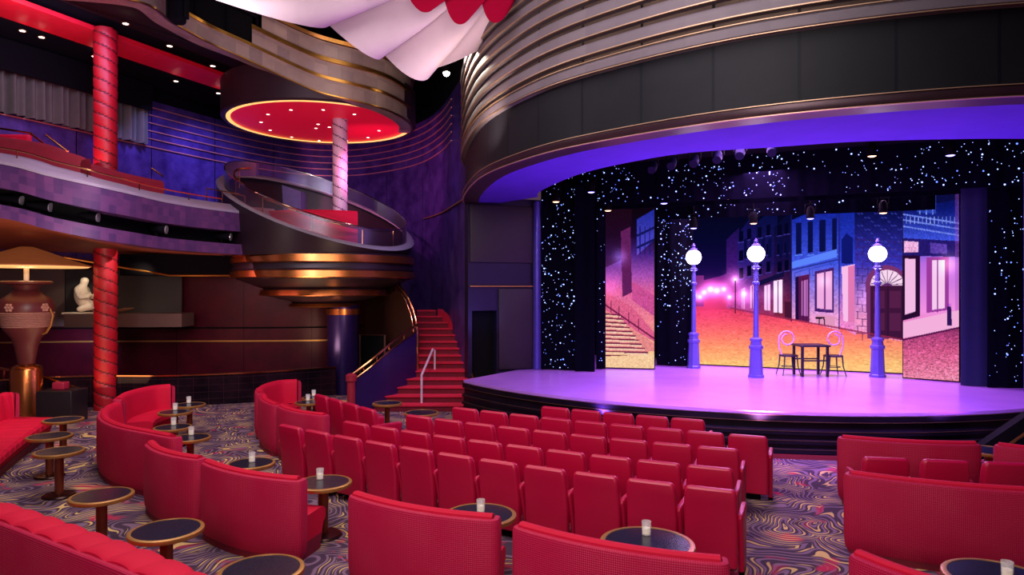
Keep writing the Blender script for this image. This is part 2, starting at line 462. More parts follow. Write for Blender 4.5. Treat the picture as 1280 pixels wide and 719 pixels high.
# ================================================================ star drapes and black legs
NAVY = M('navy_star_cloth', (5, 4, 16), rough=1, var=.4, spec=.05)
STAR = m_emit('star_light', (160, 186, 255), 2.2, False)
STARB = m_emit('star_light_blue', (100, 132, 255), 2.2, False)
def drape(name, label, a, b2, z0, z1, n, cat='curtain', seed=1, mat=None, dens=None):
    """folded cloth hung along a->b with little star lamps sewn into it"""
    rnd = random.Random(seed)
    a = Vector((a[0], a[1], 0)); b2 = Vector((b2[0], b2[1], 0)); L = (b2 - a).length; t = (b2 - a).normalized(); nrm = Vector((t.y, -t.x, 0))
    k = max(int(L / .05), 8); mb = MB()
    fold = lambda u: .025 * sin(u * 9 + seed) + .012 * sin(u * 23)
    A = [a + t * (L * i / k) + nrm * fold(L * i / k) for i in range(k + 1)]
    mb.loft([[Vector((p.x, p.y, z)) for p in A] + [Vector((p.x, p.y, z)) - nrm * .03 for p in reversed(A)] for z in (z0, z1)])
    for i in range(n):
        for _ in range(20):
            u, z = rnd.uniform(.02, L - .02), rnd.uniform(z0 + .03, z1 - .03)
            if dens is None or rnd.random() < dens(u / L, (z - z0) / (z1 - z0)): break
        r = rnd.choice((.006, .007, .008, .010, .016)) * rnd.uniform(.8, 1.25)
        p = a + t * u + nrm * (fold(u) + .012) + Vector((0, 0, z)); mb.mi = 1 if rnd.random() < .75 else 2
        m = 6; vs = [p + (t * cos(2 * pi * j / m) + Vector((0, 0, 1)) * sin(2 * pi * j / m)) * r for j in range(m)] + [p + nrm * r * .5]
        mb.add(vs, [(j, (j + 1) % m, m) for j in range(m)])
    o = mb.build(name, [mat or NAVY, STAR, STARB], None, smooth=True, recalc=False)
    return tag(o, label, cat, 'starry stage drapes' if n else None)
drape('star_drape', 'black drape dotted with star lights at the left edge of the stage', (-5.83, 15.55), (-4.98, 15.65), .76, 5.3, 190, seed=2)
drape('side_drape', 'plain black drape beside the left star drape', (-4.96, 15.5), (-4.5, 15.6), .76, 5.2, 0, seed=3)
drape('star_drape', 'narrow strip of star cloth beside the left street screen', (-4.62, 16.15), (-4.4, 16.2), .76, 5.0, 24, seed=9)
drape('star_drape', 'star lit drape between the stair picture and the big street screen', (-3.42, 17.55), (-2.52, 17.6), .76, 5.0, 190, seed=4, dens=lambda u, v: .25 + .75 * (v > .35))
drape('star_drape', 'star lit drape at the right edge of the stage', (3.42, 16.2), (4.15, 16.35), .76, 5.3, 95, seed=5)
drape('side_drape', 'plain navy drape between right street screen and right star drape', (2.98, 16.35), (3.44, 16.3), .76, 5.3, 0, seed=6, mat=M('navy_plain_cloth', (10, 12, 60), rough=.9))
drape('star_border', 'wide star cloth border hung across the top of the stage', (-5.85, 15.9), (4.6, 16.0), 4.72, 5.7, 420, seed=7, dens=lambda u, v: .35 + .65 * (abs(sin(u * 9 + 1)) > .45))
drape('star_border', 'second star cloth border behind, just above the big street screen', (-4.4, 16.9), (3.6, 17.0), 4.42, 4.78, 60, seed=8)
drape('star_border', 'black border hanging just behind the front star border', (-5.2, 16.3), (4.2, 16.4), 4.66, 4.95, 0, seed=10)

# ================================================================ video screens (pictures painted as vertex colours)
class Canvas:
    def __init__(s, proj, u0, u1, z0, z1, nx, ny, name):
        s.proj, s.u0, s.u1, s.z0, s.z1, s.nx, s.ny, s.name = proj, u0, u1, z0, z1, nx, ny, name
        U = np.linspace(0, 1, nx); V = np.linspace(0, 1, ny)
        s.gu, s.gv = np.meshgrid(U, V)
        s.c = np.zeros((ny, nx, 3)); s.rng = np.random.default_rng(3)
        # photo-survey coordinates of every grid point, so that the picture can be described in them
        X = u0[0] + (u1[0] - u0[0]) * s.gu; Y = u0[1] + (u1[1] - u0[1]) * s.gu; Z = z0 + (z1 - z0) * s.gv
        lat = X * CS + Y * SN; d = -X * SN + Y * CS
        s.x = 640 + FOC * lat / d; s.y = 360 - FOC * (Z - CH) / d
    def grad(s, stops, mask=None):
        """vertical colour gradient, stops = (y, rgb)"""
        ys = [a for a, _ in stops]; m = np.ones_like(s.x, bool) if mask is None else mask
        for i in range(3):
            ch = np.interp(s.y, ys, [cc[i] for _, cc in stops]); s.c[..., i][m] = ch[m]
        return m
    def poly(s, pts, colr=None, alpha=1.0):
        m = np.zeros_like(s.x, bool); n = len(pts); j = n - 1
        for i in range(n):
            xi, yi = pts[i]; xj, yj = pts[j]
            if yi != yj: m ^= ((yi > s.y) != (yj > s.y)) & (s.x < (xj - xi) * (s.y - yi) / (yj - yi) + xi)
            j = i
        if colr is not None: s.c[m] = s.c[m] * (1 - alpha) + np.array(colr, float) * alpha
        return m
    def line(s, a, b, wd, colr, alpha=1.0):
        ax, ay = a; bx, by = b; L2 = (bx - ax) ** 2 + (by - ay) ** 2 + 1e-9
        t = np.clip(((s.x - ax) * (bx - ax) + (s.y - ay) * (by - ay)) / L2, 0, 1)
        dd = np.hypot(s.x - ax - t * (bx - ax), s.y - ay - t * (by - ay)); m = dd < wd
        s.c[m] = s.c[m] * (1 - alpha) + np.array(colr, float) * alpha
    def glow(s, x, y, r, colr, k=1.0):
        g = np.exp(-(((s.x - x) ** 2 + (s.y - y) ** 2) / r ** 2))[..., None] * k
        s.c = s.c + g * np.array(colr, float)
    def noise(s, mask, amp, sx=1, sy=1):
        h, wd = s.x.shape
        n = s.rng.normal(size=(h // sy + 2, wd // sx + 2))
        n = np.repeat(np.repeat(n, sy, 0), sx, 1)[:h, :wd]
        s.c[mask] *= np.clip(1 + amp * n[mask], .2, 2)[:, None]
    def finish(s, parent, strength):
        nx, ny = s.nx, s.ny
        X = s.u0[0] + (s.u1[0] - s.u0[0]) * s.gu; Y = s.u0[1] + (s.u1[1] - s.u0[1]) * s.gu; Z = s.z0 + (s.z1 - s.z0) * s.gv
        off = parent.location
        vs = np.stack([X - off.x, Y - off.y, Z - off.z], -1).reshape(-1, 3).astype(np.float32)
        idx = np.arange(nx * ny).reshape(ny, nx)
        q = np.stack([idx[:-1, :-1], idx[:-1, 1:], idx[1:, 1:], idx[1:, :-1]], -1).reshape(-1, 4)
        me = bpy.data.meshes.new(s.name); me.vertices.add(len(vs)); me.vertices.foreach_set('co', vs.ravel())
        me.loops.add(q.size); me.loops.foreach_set('vertex_index', q.ravel().astype(np.int32))
        me.polygons.add(len(q)); me.polygons.foreach_set('loop_start', np.arange(0, q.size, 4, dtype=np.int32))
        me.update(calc_edges=True); me.validate()
        at = me.color_attributes.new('picture', 'FLOAT_COLOR', 'POINT')
        cc = np.clip(s.c / 255, 0, 1); cc = np.where(cc <= .04045, cc / 12.92, ((cc + .055) / 1.055) ** 2.4)
        rgba = np.concatenate([cc, np.ones(cc.shape[:2] + (1,))], -1).reshape(-1).astype(np.float32)
        at.data.foreach_set('color', rgba)
        me.materials.append(m_vcol(s.name + '_glow', strength))
        o = bpy.data.objects.new(s.name, me); col.objects.link(o); o.parent = parent
        return o
def screen(label, a, b2, z0, z1, nx, ny, paint, strength=1.0, frame=True):
    mid = Vector(((a[0] + b2[0]) / 2, (a[1] + b2[1]) / 2, z0))
    root = thing('video_screen', label, 'screen', mid)
    t = Vector((b2[0] - a[0], b2[1] - a[1], 0)).normalized(); nrm = Vector((t.y, -t.x, 0))
    L = (Vector(b2) - Vector(a)).length
    mb = MB(); mb.box((mid.x - nrm.x * .06, mid.y - nrm.y * .06, (z0 + z1) / 2), (L + .03, .1, z1 - z0), atan2(t.y, t.x)); mb.build('cabinet', BLACK, root)
    cv = Canvas(None, a, b2, z0 + .02, z1, nx, ny, 'picture'); paint(cv); cv.finish(root, strength)
    return root

def paint_main(s):
    s.grad([(230, (3, 3, 16)), (300, (6, 6, 44)), (345, (18, 8, 70)), (380, (90, 20, 80))])
    # street surface
    st = s.poly([(840, 384), (905, 384), (1000, 398), (1140, 420), (1145, 485), (840, 475)])
    s.grad([(380, (190, 40, 90)), (398, (226, 70, 104)), (415, (244, 104, 108)), (436, (255, 150, 110)), (455, (255, 190, 120)), (470, (255, 200, 130))], st)
    s.noise(st, .05, 4, 2); s.noise(st, .035, 10, 1)
    for x, y, r in ((915, 420, 30), (990, 410, 40), (1060, 440, 40), (880, 440, 30)): s.glow(x, y, r, (26, 4, 0), .8)
    # far end of the street
    far = s.poly([(862, 350), (876, 352), (900, 346), (914, 340), (914, 388), (862, 388)]); s.grad([(335, (50, 20, 110)), (360, (150, 40, 130)), (388, (190, 50, 90))], far)
    s.poly([(866, 345), (880, 345), (880, 384), (866, 384)], (110, 40, 120))
    # houses on the right of the street, near ones last
    def house(x0, x1, t0, t1, b0, b1, top, mid, low):
        m = s.poly([(x0, t0), (x1, t1), (x1, b1), (x0, b0)]); s.grad([(265, top), (330, mid), (400, low)], m); s.noise(m, .06, 3, 3); return m
    house(908, 924, 300, 285, 386, 389, (10, 10, 60), (60, 20, 110), (200, 70, 140))
    house(922, 945, 295, 262, 388, 394, (8, 10, 66), (44, 26, 120), (214, 80, 160))
    house(945, 972, 280, 255, 392, 398, (6, 12, 62), (30, 18, 90), (170, 50, 100))
    house(968, 990, 285, 262, 396, 402, (4, 8, 46), (24, 12, 66), (140, 40, 70))
    house(989, 1050, 276, 250, 398, 414, (18, 34, 150), (64, 84, 226), (246, 160, 214))
    house(1048, 1070, 266, 250, 408, 420, (18, 36, 150), (50, 64, 210), (236, 130, 200))
    m = house(1068, 1132, 262, 240, 416, 428, (8, 12, 70), (56, 50, 180), (244, 150, 200)); 
    # stonework
    for yy in range(300, 420, 9):
        s.line((1070, yy), (1132, yy + 4), .5, (60, 26, 90), .55)
        for xx in range(1072, 1132, 13): s.line((xx + (yy % 2) * 6, yy), (xx + (yy % 2) * 6, yy + 9), .5, (60, 26, 90), .5)
    s.glow(1088, 372, 14, (90, 70, 90), .8)
    for xx in np.arange(1072, 1132, 4.2):
        for yy in np.arange(262, 330, 5.0):
            if (int(xx * 3 + yy) % 3) == 0: s.line((xx, yy), (xx + 2.6, yy + 1.4), .45, (70, 80, 210), .7)
    for x0, dy in ((924, 0), (934, -3), (947, -5), (958, -8), (972, -8), (981, -10)):
        for y0 in (282, 306, 328):
            s.poly([(x0, y0 + dy + 8), (x0 + 5, y0 + dy + 7), (x0 + 5, y0 + dy + 20), (x0, y0 + dy + 21)], (3, 4, 34)); s.line((x0 - 1, y0 + dy + 22), (x0 + 6, y0 + dy + 21), .5, (70, 60, 170), .8)
    s.line((989, 262), (989, 402), .8, (20, 20, 90)); s.line((1049, 252), (1049, 412), .8, (30, 30, 120))
    # tall windows of the pale house, upper
    for x, wd in ((995, 7), (1010, 6), (1024, 8), (1040, 6)):
        s.poly([(x, 280 - (x - 990) * .12), (x + wd, 279 - (x - 990) * .12), (x + wd, 318 - (x - 990) * .1), (x, 319 - (x - 990) * .1)], (10, 14, 70))
        s.line((x - 1, 320), (x + wd + 1, 319), .6, (90, 130, 240))
    s.poly([(1052, 300), (1058, 292), (1066, 298), (1066, 330), (1052, 330)], (14, 22, 110))
    # string course and shop front
    s.poly([(990, 328), (1046, 312), (1046, 322), (990, 336)], (90, 130, 250)); s.line((990, 338), (1048, 325), 1, (40, 50, 150))
    for x0, x1, y0, y1 in ((993, 1012, 342, 336), (1016, 1042, 336, 329)):
        for a, b2 in (((x0, y0), (x1, y1)), ((x0, y0 + 9), (x1, y1 + 9)), ((x0, y0), (x0, y0 + 9)), ((x1, y1), (x1, y1 + 9))): s.line(a, b2, .5, (50, 70, 190))
    s.poly([(994, 347), (1012, 343), (1012, 404), (994, 400)], (90, 24, 80)); s.poly([(1002, 352), (1010, 350), (1010, 396), (1002, 395)], (190, 110, 190))
    for xx in (1000, 1004, 1008): s.line((xx, 348), (xx, 402), .5, (70, 16, 70))
    s.poly([(994, 347), (998, 346), (998, 401), (994, 400)], (30, 10, 60))
    s.poly([(1018, 340), (1042, 335), (1042, 392), (1018, 390)], (70, 30, 110)); s.poly([(1021, 343), (1040, 339), (1040, 388), (1021, 386)], (240, 170, 225))
    s.line((1031, 340), (1031, 388), .9, (120, 50, 130)); s.glow(1030, 352, 8, (30, 40, 30))
    s.poly([(1020, 394), (1044, 396), (1044, 410), (1020, 404)], (226, 150, 190))
    s.poly([(1052, 334), (1068, 331), (1068, 404), (1054, 402)], (250, 190, 235)); s.poly([(1060, 334), (1068, 332), (1068, 404), (1060, 403)], (226, 120, 180))
    # arched door with fan light
    th = [(1108 + 26 * cos(a), 356 - 24 * sin(a)) for a in np.linspace(0, pi, 24)]
    s.poly([(1082 + 52, 424)] + th + [(1084, 424)], (120, 50, 110)); th = [(1109 + 21 * cos(a), 357 - 19 * sin(a)) for a in np.linspace(0, pi, 24)]
    s.poly(th, (250, 215, 240))
    for a in np.linspace(.1, pi - .1, 9): s.line((1109, 357), (1109 + 20 * cos(a), 357 - 18 * sin(a)), .5, (90, 40, 110))
    s.poly([(1088, 358), (1131, 358), (1131, 426), (1088, 420)], (62, 20, 58))
    for x0 in (1092, 1112): 
        for y0 in (364, 392): s.poly([(x0, y0), (x0 + 14, y0), (x0 + 14, y0 + 22), (x0, y0 + 22)], (84, 30, 72))
    s.line((1110, 358), (1110, 424), .6, (30, 8, 40))
    # lit shops further off
    for x0, x1, y0, y1, cc in ((955, 963, 358, 388, (250, 190, 240)), (967, 978, 352, 391, (255, 220, 250)), (938, 943, 358, 386, (240, 150, 220)), (927, 931, 362, 386, (230, 130, 200))):
        s.poly([(x0, y0), (x1, y0 - 2), (x1, y1 + 1), (x0, y1)], cc); s.line(((x0 + x1) / 2, y0), ((x0 + x1) / 2, y1), .4, (120, 40, 120))
        s.glow((x0 + x1) / 2, y0 + 12, 9, (70, 40, 70), .7)
    s.poly([(948, 352), (980, 340), (980, 346), (950, 358)], (20, 14, 60)); s.poly([(981, 378), (989, 378), (989, 400), (981, 398)], (70, 20, 50))
    for x in (930, 938, 952, 960, 974, 982): s.poly([(x, 300), (x + 4, 298), (x + 4, 322), (x, 324)], (8, 10, 60))
    # street lamps in the picture
    for x, y, r in ((880, 366, 5), (888, 362, 6), (896, 364, 6), (905, 362, 5), (919, 350, 7), (875, 372, 4), (868, 370, 4), (930, 368, 6), (912, 372, 5)):
        s.glow(x, y, r * 1.5, (200, 110, 170), .75); s.glow(x, y, r * .5, (160, 160, 160), .9)
    s.glow(885, 375, 26, (130, 30, 70), .5)
    s.line((919, 352), (919, 392), .7, (60, 16, 50)); s.line((1020, 398), (1030, 398), 1.1, (40, 14, 40)); s.line((1024, 398), (1024, 406), .8, (40, 14, 40)); s.line((1030, 398), (1031, 407), .8, (40, 14, 40))
    s.line((914, 386), (1132, 426), 1.1, (150, 40, 80), .8)

def paint_left(s):
    s.grad([(265, (14, 4, 16)), (295, (22, 8, 44)), (318, (70, 34, 130)), (345, (170, 80, 180)), (366, (226, 100, 160)), (400, (244, 130, 150)), (440, (255, 196, 150)), (465, (255, 222, 175))])
    s.poly([(757, 262), (790, 262), (788, 320), (757, 335)], (40, 8, 30), .55)
    w1 = s.poly([(796, 320), (818, 300), (818, 262), (796, 275)]); s.grad([(262, (30, 40, 150)), (310, (80, 70, 200)), (330, (160, 80, 190))], w1)
    for yy in (285, 300): s.line((797, yy + 10), (818, yy), 1.5, (20, 20, 90))
    for xx in (800, 806, 812): s.line((xx, 284), (xx, 318), .6, (24, 24, 100))
    s.poly([(776, 290), (788, 284), (790, 366), (778, 372)], (96, 30, 90)); s.glow(775, 322, 9, (70, 60, 110))
    s.poly([(790, 352), (818, 370), (818, 396), (790, 376)], (206, 80, 150))
    s.poly([(757, 366), (790, 384), (818, 416), (818, 428), (757, 392)], (224, 96, 140))
    s.poly([(757, 388), (818, 430), (818, 440), (757, 440)], (236, 140, 140))
    for i in range(11):
        y0 = 392 + i * 5.2; s.line((757, y0 + 1), (775 + i * 3.8, y0 + 2.6), .9, (120, 30, 70)); s.line((757, y0 + 3), (775 + i * 3.8, y0 + 4.6), .9, (255, 205, 180))
    s.line((757, 382), (818, 424), 1.0, (110, 24, 70))
    for xx in (764, 774, 786, 798): s.line((xx, 386 + (xx - 757) * .68), (xx, 372 + (xx - 757) * .68), .5, (110, 24, 70))
    s.poly([(757, 446), (818, 444), (818, 470), (757, 470)], (255, 205, 160)); s.noise(s.y > 440, .05, 3, 2); s.noise(s.y < 440, .06, 2, 2)
    s.glow(762, 360, 12, (60, 20, 40))

def paint_right(s):
    s.grad([(220, (6, 8, 50)), (262, (12, 22, 110)), (300, (60, 80, 220)), (330, (190, 110, 230)), (390, (250, 150, 230)), (420, (225, 110, 170)), (480, (235, 120, 170))])
    s.poly([(1126, 228), (1200, 228), (1200, 250), (1126, 262)], (10, 12, 64))
    for xx in (1150, 1158, 1166): s.line((xx, 245), (xx, 268), .8, (120, 150, 250))
    s.poly([(1146, 243), (1170, 243), (1170, 268), (1146, 266)], (70, 100, 230), .5)
    for yy in (272, 279, 287): s.line((1126, yy - 4), (1200, yy + 8), .9, (110, 130, 240))
    for xx in range(1128, 1198, 5): s.line((xx, 272), (xx, 280), .5, (140, 160, 250))
    s.poly([(1126, 298), (1200, 302), (1200, 322), (1126, 320)], (36, 24, 110)); s.poly([(1130, 302), (1148, 303), (1148, 316), (1130, 316)], (250, 180, 230)); s.poly([(1163, 304), (1184, 306), (1184, 318), (1163, 317)], (90, 60, 170))
    s.poly([(1126, 320), (1150, 320), (1150, 396), (1126, 402)], (40, 10, 50)); s.poly([(1131, 324), (1144, 324), (1144, 390), (1131, 394)], (250, 190, 235))
    s.poly([(1158, 322), (1186, 322), (1186, 388), (1158, 392)], (160, 60, 160)); s.poly([(1165, 326), (1181, 326), (1181, 386), (1165, 388)], (255, 205, 245)); s.line((1172, 324), (1172, 390), 1, (140, 50, 150))
    s.glow(1186, 330, 12, (90, 70, 60)); s.poly([(1194, 230), (1200, 230), (1200, 480), (1194, 480)], (170, 80, 190), .4)
    pv = s.poly([(1126, 404), (1200, 388), (1200, 410), (1126, 424)]); s.c[pv] = (250, 180, 225)
    rd = s.poly([(1126, 426), (1200, 410), (1200, 490), (1126, 490)]); s.grad([(410, (150, 50, 110)), (440, (214, 90, 140)), (480, (244, 140, 170))], rd); s.noise(rd, .1, 6, 1); s.noise(rd, .1, 3, 2)
    s.line((1126, 426), (1200, 410), 1.2, (90, 20, 80)); s.poly([(1184, 384), (1189, 384), (1190, 408), (1184, 408)], (50, 20, 90)); s.glow(1187, 382, 2, (-40, -40, 0))
    s.noise(s.y < 320, .1, 2, 2)
screen('big video screen showing a purple and orange night street behind the stage lamps', (-2.75, 18.05), (3.2, 17.95), .76, 5.0, 470, 330, paint_main, 1.0)
screen('narrow tall video screen showing outdoor stone steps, left of the street screen', (-4.5, 16.4), (-3.3, 16.62), .76, 4.75, 120, 300, paint_left, .95)
screen('tall video screen showing a shop corner and cobbles, right of the street screen', (2.05, 17.15), (3.04, 16.86), .76, 5.1, 130, 330, paint_right, .95)

# ================================================================ stage furniture
LPOST = M('lamp_post_paint', (88, 76, 164), rough=.4, metal=.1)
GLOBE = m_emit('white_globe', (255, 244, 255), 5.0)
def lamp_post(label, px, py, d):
    b = PD(px, d, .75); r = thing('street_lamp', label, 'street lamp', b, 'white globe street lamps on the stage')
    m = MB(); m.lathe([(.17, 0), (.17, .05), (.15, .07), (.125, .62), (.15, .64), (.15, .70), (.12, .72), (.11, .8), (.13, .82), (.13, .86), (.05, .9)], b, 8); m.build('pedestal', LPOST, r, angle=20)
    m = MB(); m.lathe([(.06, .88), (.052, 1.7), (.048, 2.05), (.08, 2.07), (.08, 2.12), (.055, 2.14), (.05, 2.4), (.1, 2.43), (.1, 2.46), (.05, 2.5), (.05, 2.56), (.1, 2.6)], b, 14); m.build('post', LPOST, r)
    m = MB(); m.ball((b.x, b.y, b.z + 2.75), .19, 20, 14); m.build('globe', GLOBE, r)
    m = MB(); m.lathe([(.09, 2.92), (.1, 2.95), (.04, 2.99), (.05, 3.03), (.01, 3.1)], b, 12); m.build('finial', LPOST, r)
    p = bpy.data.lights.new('globe_light', 'POINT'); p.energy = 22; p.color = (1, .85, 1); p.shadow_soft_size = .2
    lo = bpy.data.objects.new('globe_light', p); col.objects.link(lo); lo.location = (b.x, b.y - .0, b.z + 2.4)
lamp_post('street lamp farthest back, left of the three, by the star drape', 867, 458, 16.95)
lamp_post('street lamp in the middle, left of the bistro table', 945, 472, 15.2)
lamp_post('street lamp at the right, beyond the bistro table', 1097, 472, 15.25)
DARKW = M('dark_stained_wood', (26, 16, 34), rough=.4)
PALE = M('pale_bentwood', (212, 160, 214), rough=.4)
def bistro_table(b):
    r = thing('bistro_table', 'small dark square-legged table between two white chairs on stage', 'table', b)
    m = MB(); m.rbox((b.x, b.y, b.z + .69), (.68, .6, .045), .04, YAW); m.build('table_top', DARKW, r)
    for sx in (-1, 1):
        for sy in (-1, 1):
            m = MB(); o_ = cw(sx * .28, sy * .23); m.box((b.x + o_.x, b.y + o_.y, b.z + .335), (.05, .05, .67), YAW); m.build('leg', DARKW, r)
    m = MB()
    for sy in (-1, 1): o_ = cw(0, sy * .23); m.box((b.x + o_.x, b.y + o_.y, b.z + .36), (.56, .025, .03), YAW)
    m.build('stretcher', DARKW, r)
def bistro_chair(b, face, label):
    """face = +1 looks to the right in the photo"""
    r = thing('bentwood_chair', label, 'chair', b, 'curly backed chairs on the stage')
    W = lambda la, dd, z: b + cw(la * face, dd, z)
    m = MB(); m.lathe([(.2, .43), (.21, .445), (.21, .46), (.19, .47), (.0, .465)], b, 20); m.build('seat', DARKW, r)
    for la, dd in ((-.14, -.14), (.14, -.14), (.14, .14), (-.14, .14)):
        m = MB(); m.tube([W(la, dd, .44), W(la * 1.1, dd * 1.1, .22), W(la * 1.45, dd * 1.4, 0.005)], [.018, .014, .011]); m.build('leg', DARKW, r)
    m = MB(); m.tube([W(.15 * cos(a), .15 * sin(a), .2) for a in np.linspace(0, 2 * pi, 17)], .009, 6); m.build('stretcher_ring', DARKW, r)
    pts = [W(-.15, -.0, .46), W(-.2, 0, .6), W(-.225, 0, .78)]
    for i in range(30):
        a = -.1 + i / 29 * 2 * pi * 1.25; rr = .19 - .085 * i / 29
        pts.append(W(-.03 - rr * cos(a), 0.0, .83 + rr * sin(a)))
    m = MB(); m.tube(pts, .016, 8); m.build('backrest', PALE, r)
    return r
bistro_table(PD(1013, 15.5, .75))
bistro_chair(PD(985.5, 15.6, .75), 1, 'curly backed white chair left of the stage table')
bistro_chair(PD(1041.5, 15.5, .75), -1, 'curly backed white chair right of the stage table')

# stage lights hung in the borders
LW = m_emit('warm_lens', (255, 190, 140), 4.5); LB = m_emit('blue_lens', (150, 140, 255), 5.0)
def hang_light(px, py, Y, warm, label):
    p = PY(px, py, Y); r = thing('stage_spotlight', label, 'stage light', p, 'hanging stage lights')
    m = MB(); m.lathe([(.085, .0), (.09, .03), (.085, .2), (.05, .27), (.0, .28)], p, 14, open_=True); m.build('housing', BLACK, r)
    m = MB(); m.lathe([(.0, -.02), (.05, -.012), (.082, .004), (.078, .014), (0, .014)], p, 14); m.build('lens', LW if warm else LB, r)
    m = MB(); m.tube([p + Vector((-.11, 0, .12)), p + Vector((-.11, 0, .33)), p + Vector((.11, 0, .33)), p + Vector((.11, 0, .12))], .012, 6); m.tube([p + Vector((0, 0, .33)), Vector((p.x, p.y, 5.7))], .014, 6); m.build('yoke', BLACK, r)
nth = {}
for px, py, Y, wm in ((695, 253, 15.3, 1), (739, 241, 15.3, 0), (1090, 196, 15.6, 1), (1188, 195, 15.5, 0),
                      (760, 264, 16.1, 1), (830, 255, 16.1, 0), (910, 249, 16.1, 1), (986, 240, 16.1, 0), (1089, 229, 16.1, 1),
                      (867, 286, 16.8, 0), (942, 280, 16.8, 1), (1013, 274, 16.8, 0), (1104, 267, 16.8, 1)):
    row = {15.3: 'front', 15.6: 'front', 15.5: 'front', 16.1: 'middle', 16.8: 'rear'}[Y]
    nth[row] = nth.get(row, 0) + 1
    hang_light(px, py, Y, wm, '%s glowing stage light, %s from the left in the %s hanging row' % ('warm' if wm else 'blue', ('first', 'second', 'third', 'fourth', 'fifth')[nth[row] - 1], row))
BLUEBLK = M('blue_black_metal', (12, 10, 44), rough=.7, spec=.1)
for i, (px, py, d) in enumerate(((816, 208, 12.6), (840, 203, 12.3), (868, 200, 12.0), (897, 195, 11.8), (925, 190, 11.6), (965, 186, 11.4))):
    p = P(px, py, d); r = thing('moving_light', 'dark unlit spotlight under the blue arch, %s from the left' % ('first', 'second', 'third', 'fourth', 'fifth', 'sixth')[i], 'stage light', p, 'unlit spotlights under the arch')
    m = MB(); m.tube([p + Vector((0, -.12, -.1)), p + Vector((0, .0, -.02)), p + Vector((0, .12, .06))], [.075, .085, .06], 12); m.build('head', BLUEBLK, r)
    m = MB(); m.tube([p + Vector((-.1, 0, 0)), p + Vector((-.1, 0, .14)), p + Vector((.1, 0, .14)), p + Vector((.1, 0, 0))], .018, 6); m.tube([p + Vector((0, 0, .14)), p + Vector((0, 0, .45))], .018, 6); m.build('yoke', BLACK, r)

# ================================================================ proscenium arch fascia
fc = [(-7.55, 15.3), (-7.05, 13.9), (-5.45, 11.4), (-4.04, 10.0), (-2.6, 9.15), (-.39, 8.55), (2.2, 8.72), (4.3, 9.7), (5.9, 11.8)]
FP = even(spline([(x, y, 0) for x, y in fc], 240), 110)
PRO = thing('proscenium_arch', 'huge dark curved proscenium fascia with gold edged ribs above the stage', 'proscenium', (-1, 12, 4.75))
PANEL = m_panels('charcoal_metal_panels', (15, 14, 21), (23, 21, 29), (1, 2, 14), .98, rough=.6, metal=.1, jw=.035, nscale=1.2)
RIB = m_patch('bronze_rib', (78, 65, 76), (102, 87, 96), .5, .65, .1)
RECESS = m_panels('dark_rib_recess', (78, 61, 56), (96, 77, 68), (14, 10, 10), .98, rough=.5, metal=.1, jw=.035)
m = MB(); m.sweep(at_z(FP, 4.75), [(-.3, 0), (.05, 0), (.07, .03), (.07, .11), (.05, .13), (-.3, .13)], side=-1); m.build('lower_trim', M('plum_trim', (58, 34, 44), rough=.35, metal=.5), PRO)
m = MB(); m.sweep(at_z(FP, 4.88), [(-.3, 0), (0, 0), (0, .82), (-.3, .82)], side=-1); m.build('panel_band', PANEL, PRO)
m = MB(); m.sweep(at_z(FP, 5.70), [(-.3, 0), (.06, 0), (.1, .03), (.1, .14), (.06, .17), (-.3, .17)], side=-1); m.build('upper_trim', RIB, PRO)
z = 5.87
GEDGE = M('gold_edge', (186, 148, 122), rough=.4, metal=.7, var=.1)
for z2 in (4.745, 4.87, 5.70, 5.865):
    m = MB(); oo = .105 if z2 > 5.5 else .072
    m.sweep(at_z(FP, z2), [(oo - .02, 0), (oo + .008, 0), (oo + .008, .010), (oo - .02, .010)], side=-1); m.build('gold_line', GEDGE, PRO)
m = MB(); m.sweep(at_z(FP, 5.87), [(-.3, 0), (-.02, 0), (-.02, 1.55), (-.3, 1.55)], side=-1); m.build('recess', RECESS, PRO)
for i in range(6):
    zb = 5.87 + .10 + i * .25
    pr = [(-.1, 0), (.1, 0)] + [(.1 - .07 * (1 - cos(a)), .02 + .16 * sin(a) ) for a in (0.25, .6, .95, 1.25, 1.5)] + [(-.1, .19)]
    m = MB(); m.sweep(at_z(FP, zb), pr, side=-1); rb = m.build('rib', RIB, PRO)
    m = MB(); m.sweep(at_z(FP, zb), [(.08, -.007), (.107, -.007), (.107, .007), (.08, .007)], side=-1); m.build('gold_edge', GEDGE, rb)
m = MB(); m.sweep(at_z(FP, 7.42), [(-.6, 0), (.1, 0), (.12, .06), (-.6, .06)], side=-1); m.build('cap', RIB, PRO)
inn = [P(672, 250, 15.6), P(675, 238, 14.7), P(706, 223, 13.1), P(739, 212, 12.1), P(793, 200, 11.2), P(860, 190, 10.5), P(958, 183, 10.1), P(1090, 172, 9.65), P(1280, 171, 9.5)]
inn = [Vector((p.x, p.y, 0)) for p in inn] + [Vector((4.4, 12.6, 0)), Vector((5.2, 14.0, 0))]
IP = even(spline(inn, 240), 110)
FPs = even(FP, 110)
SOFF = M('violet_soffit', (74, 48, 164), rough=.9, var=.15, scale=2, spec=.1)
m = MB(); m.strip(at_z(inset(FPs, .02, 1), 4.76), at_z(IP, 4.82)); m.strip(at_z(IP, 4.82), at_z(IP, 5.6)); m.build('soffit', SOFF, PRO, recalc=False)

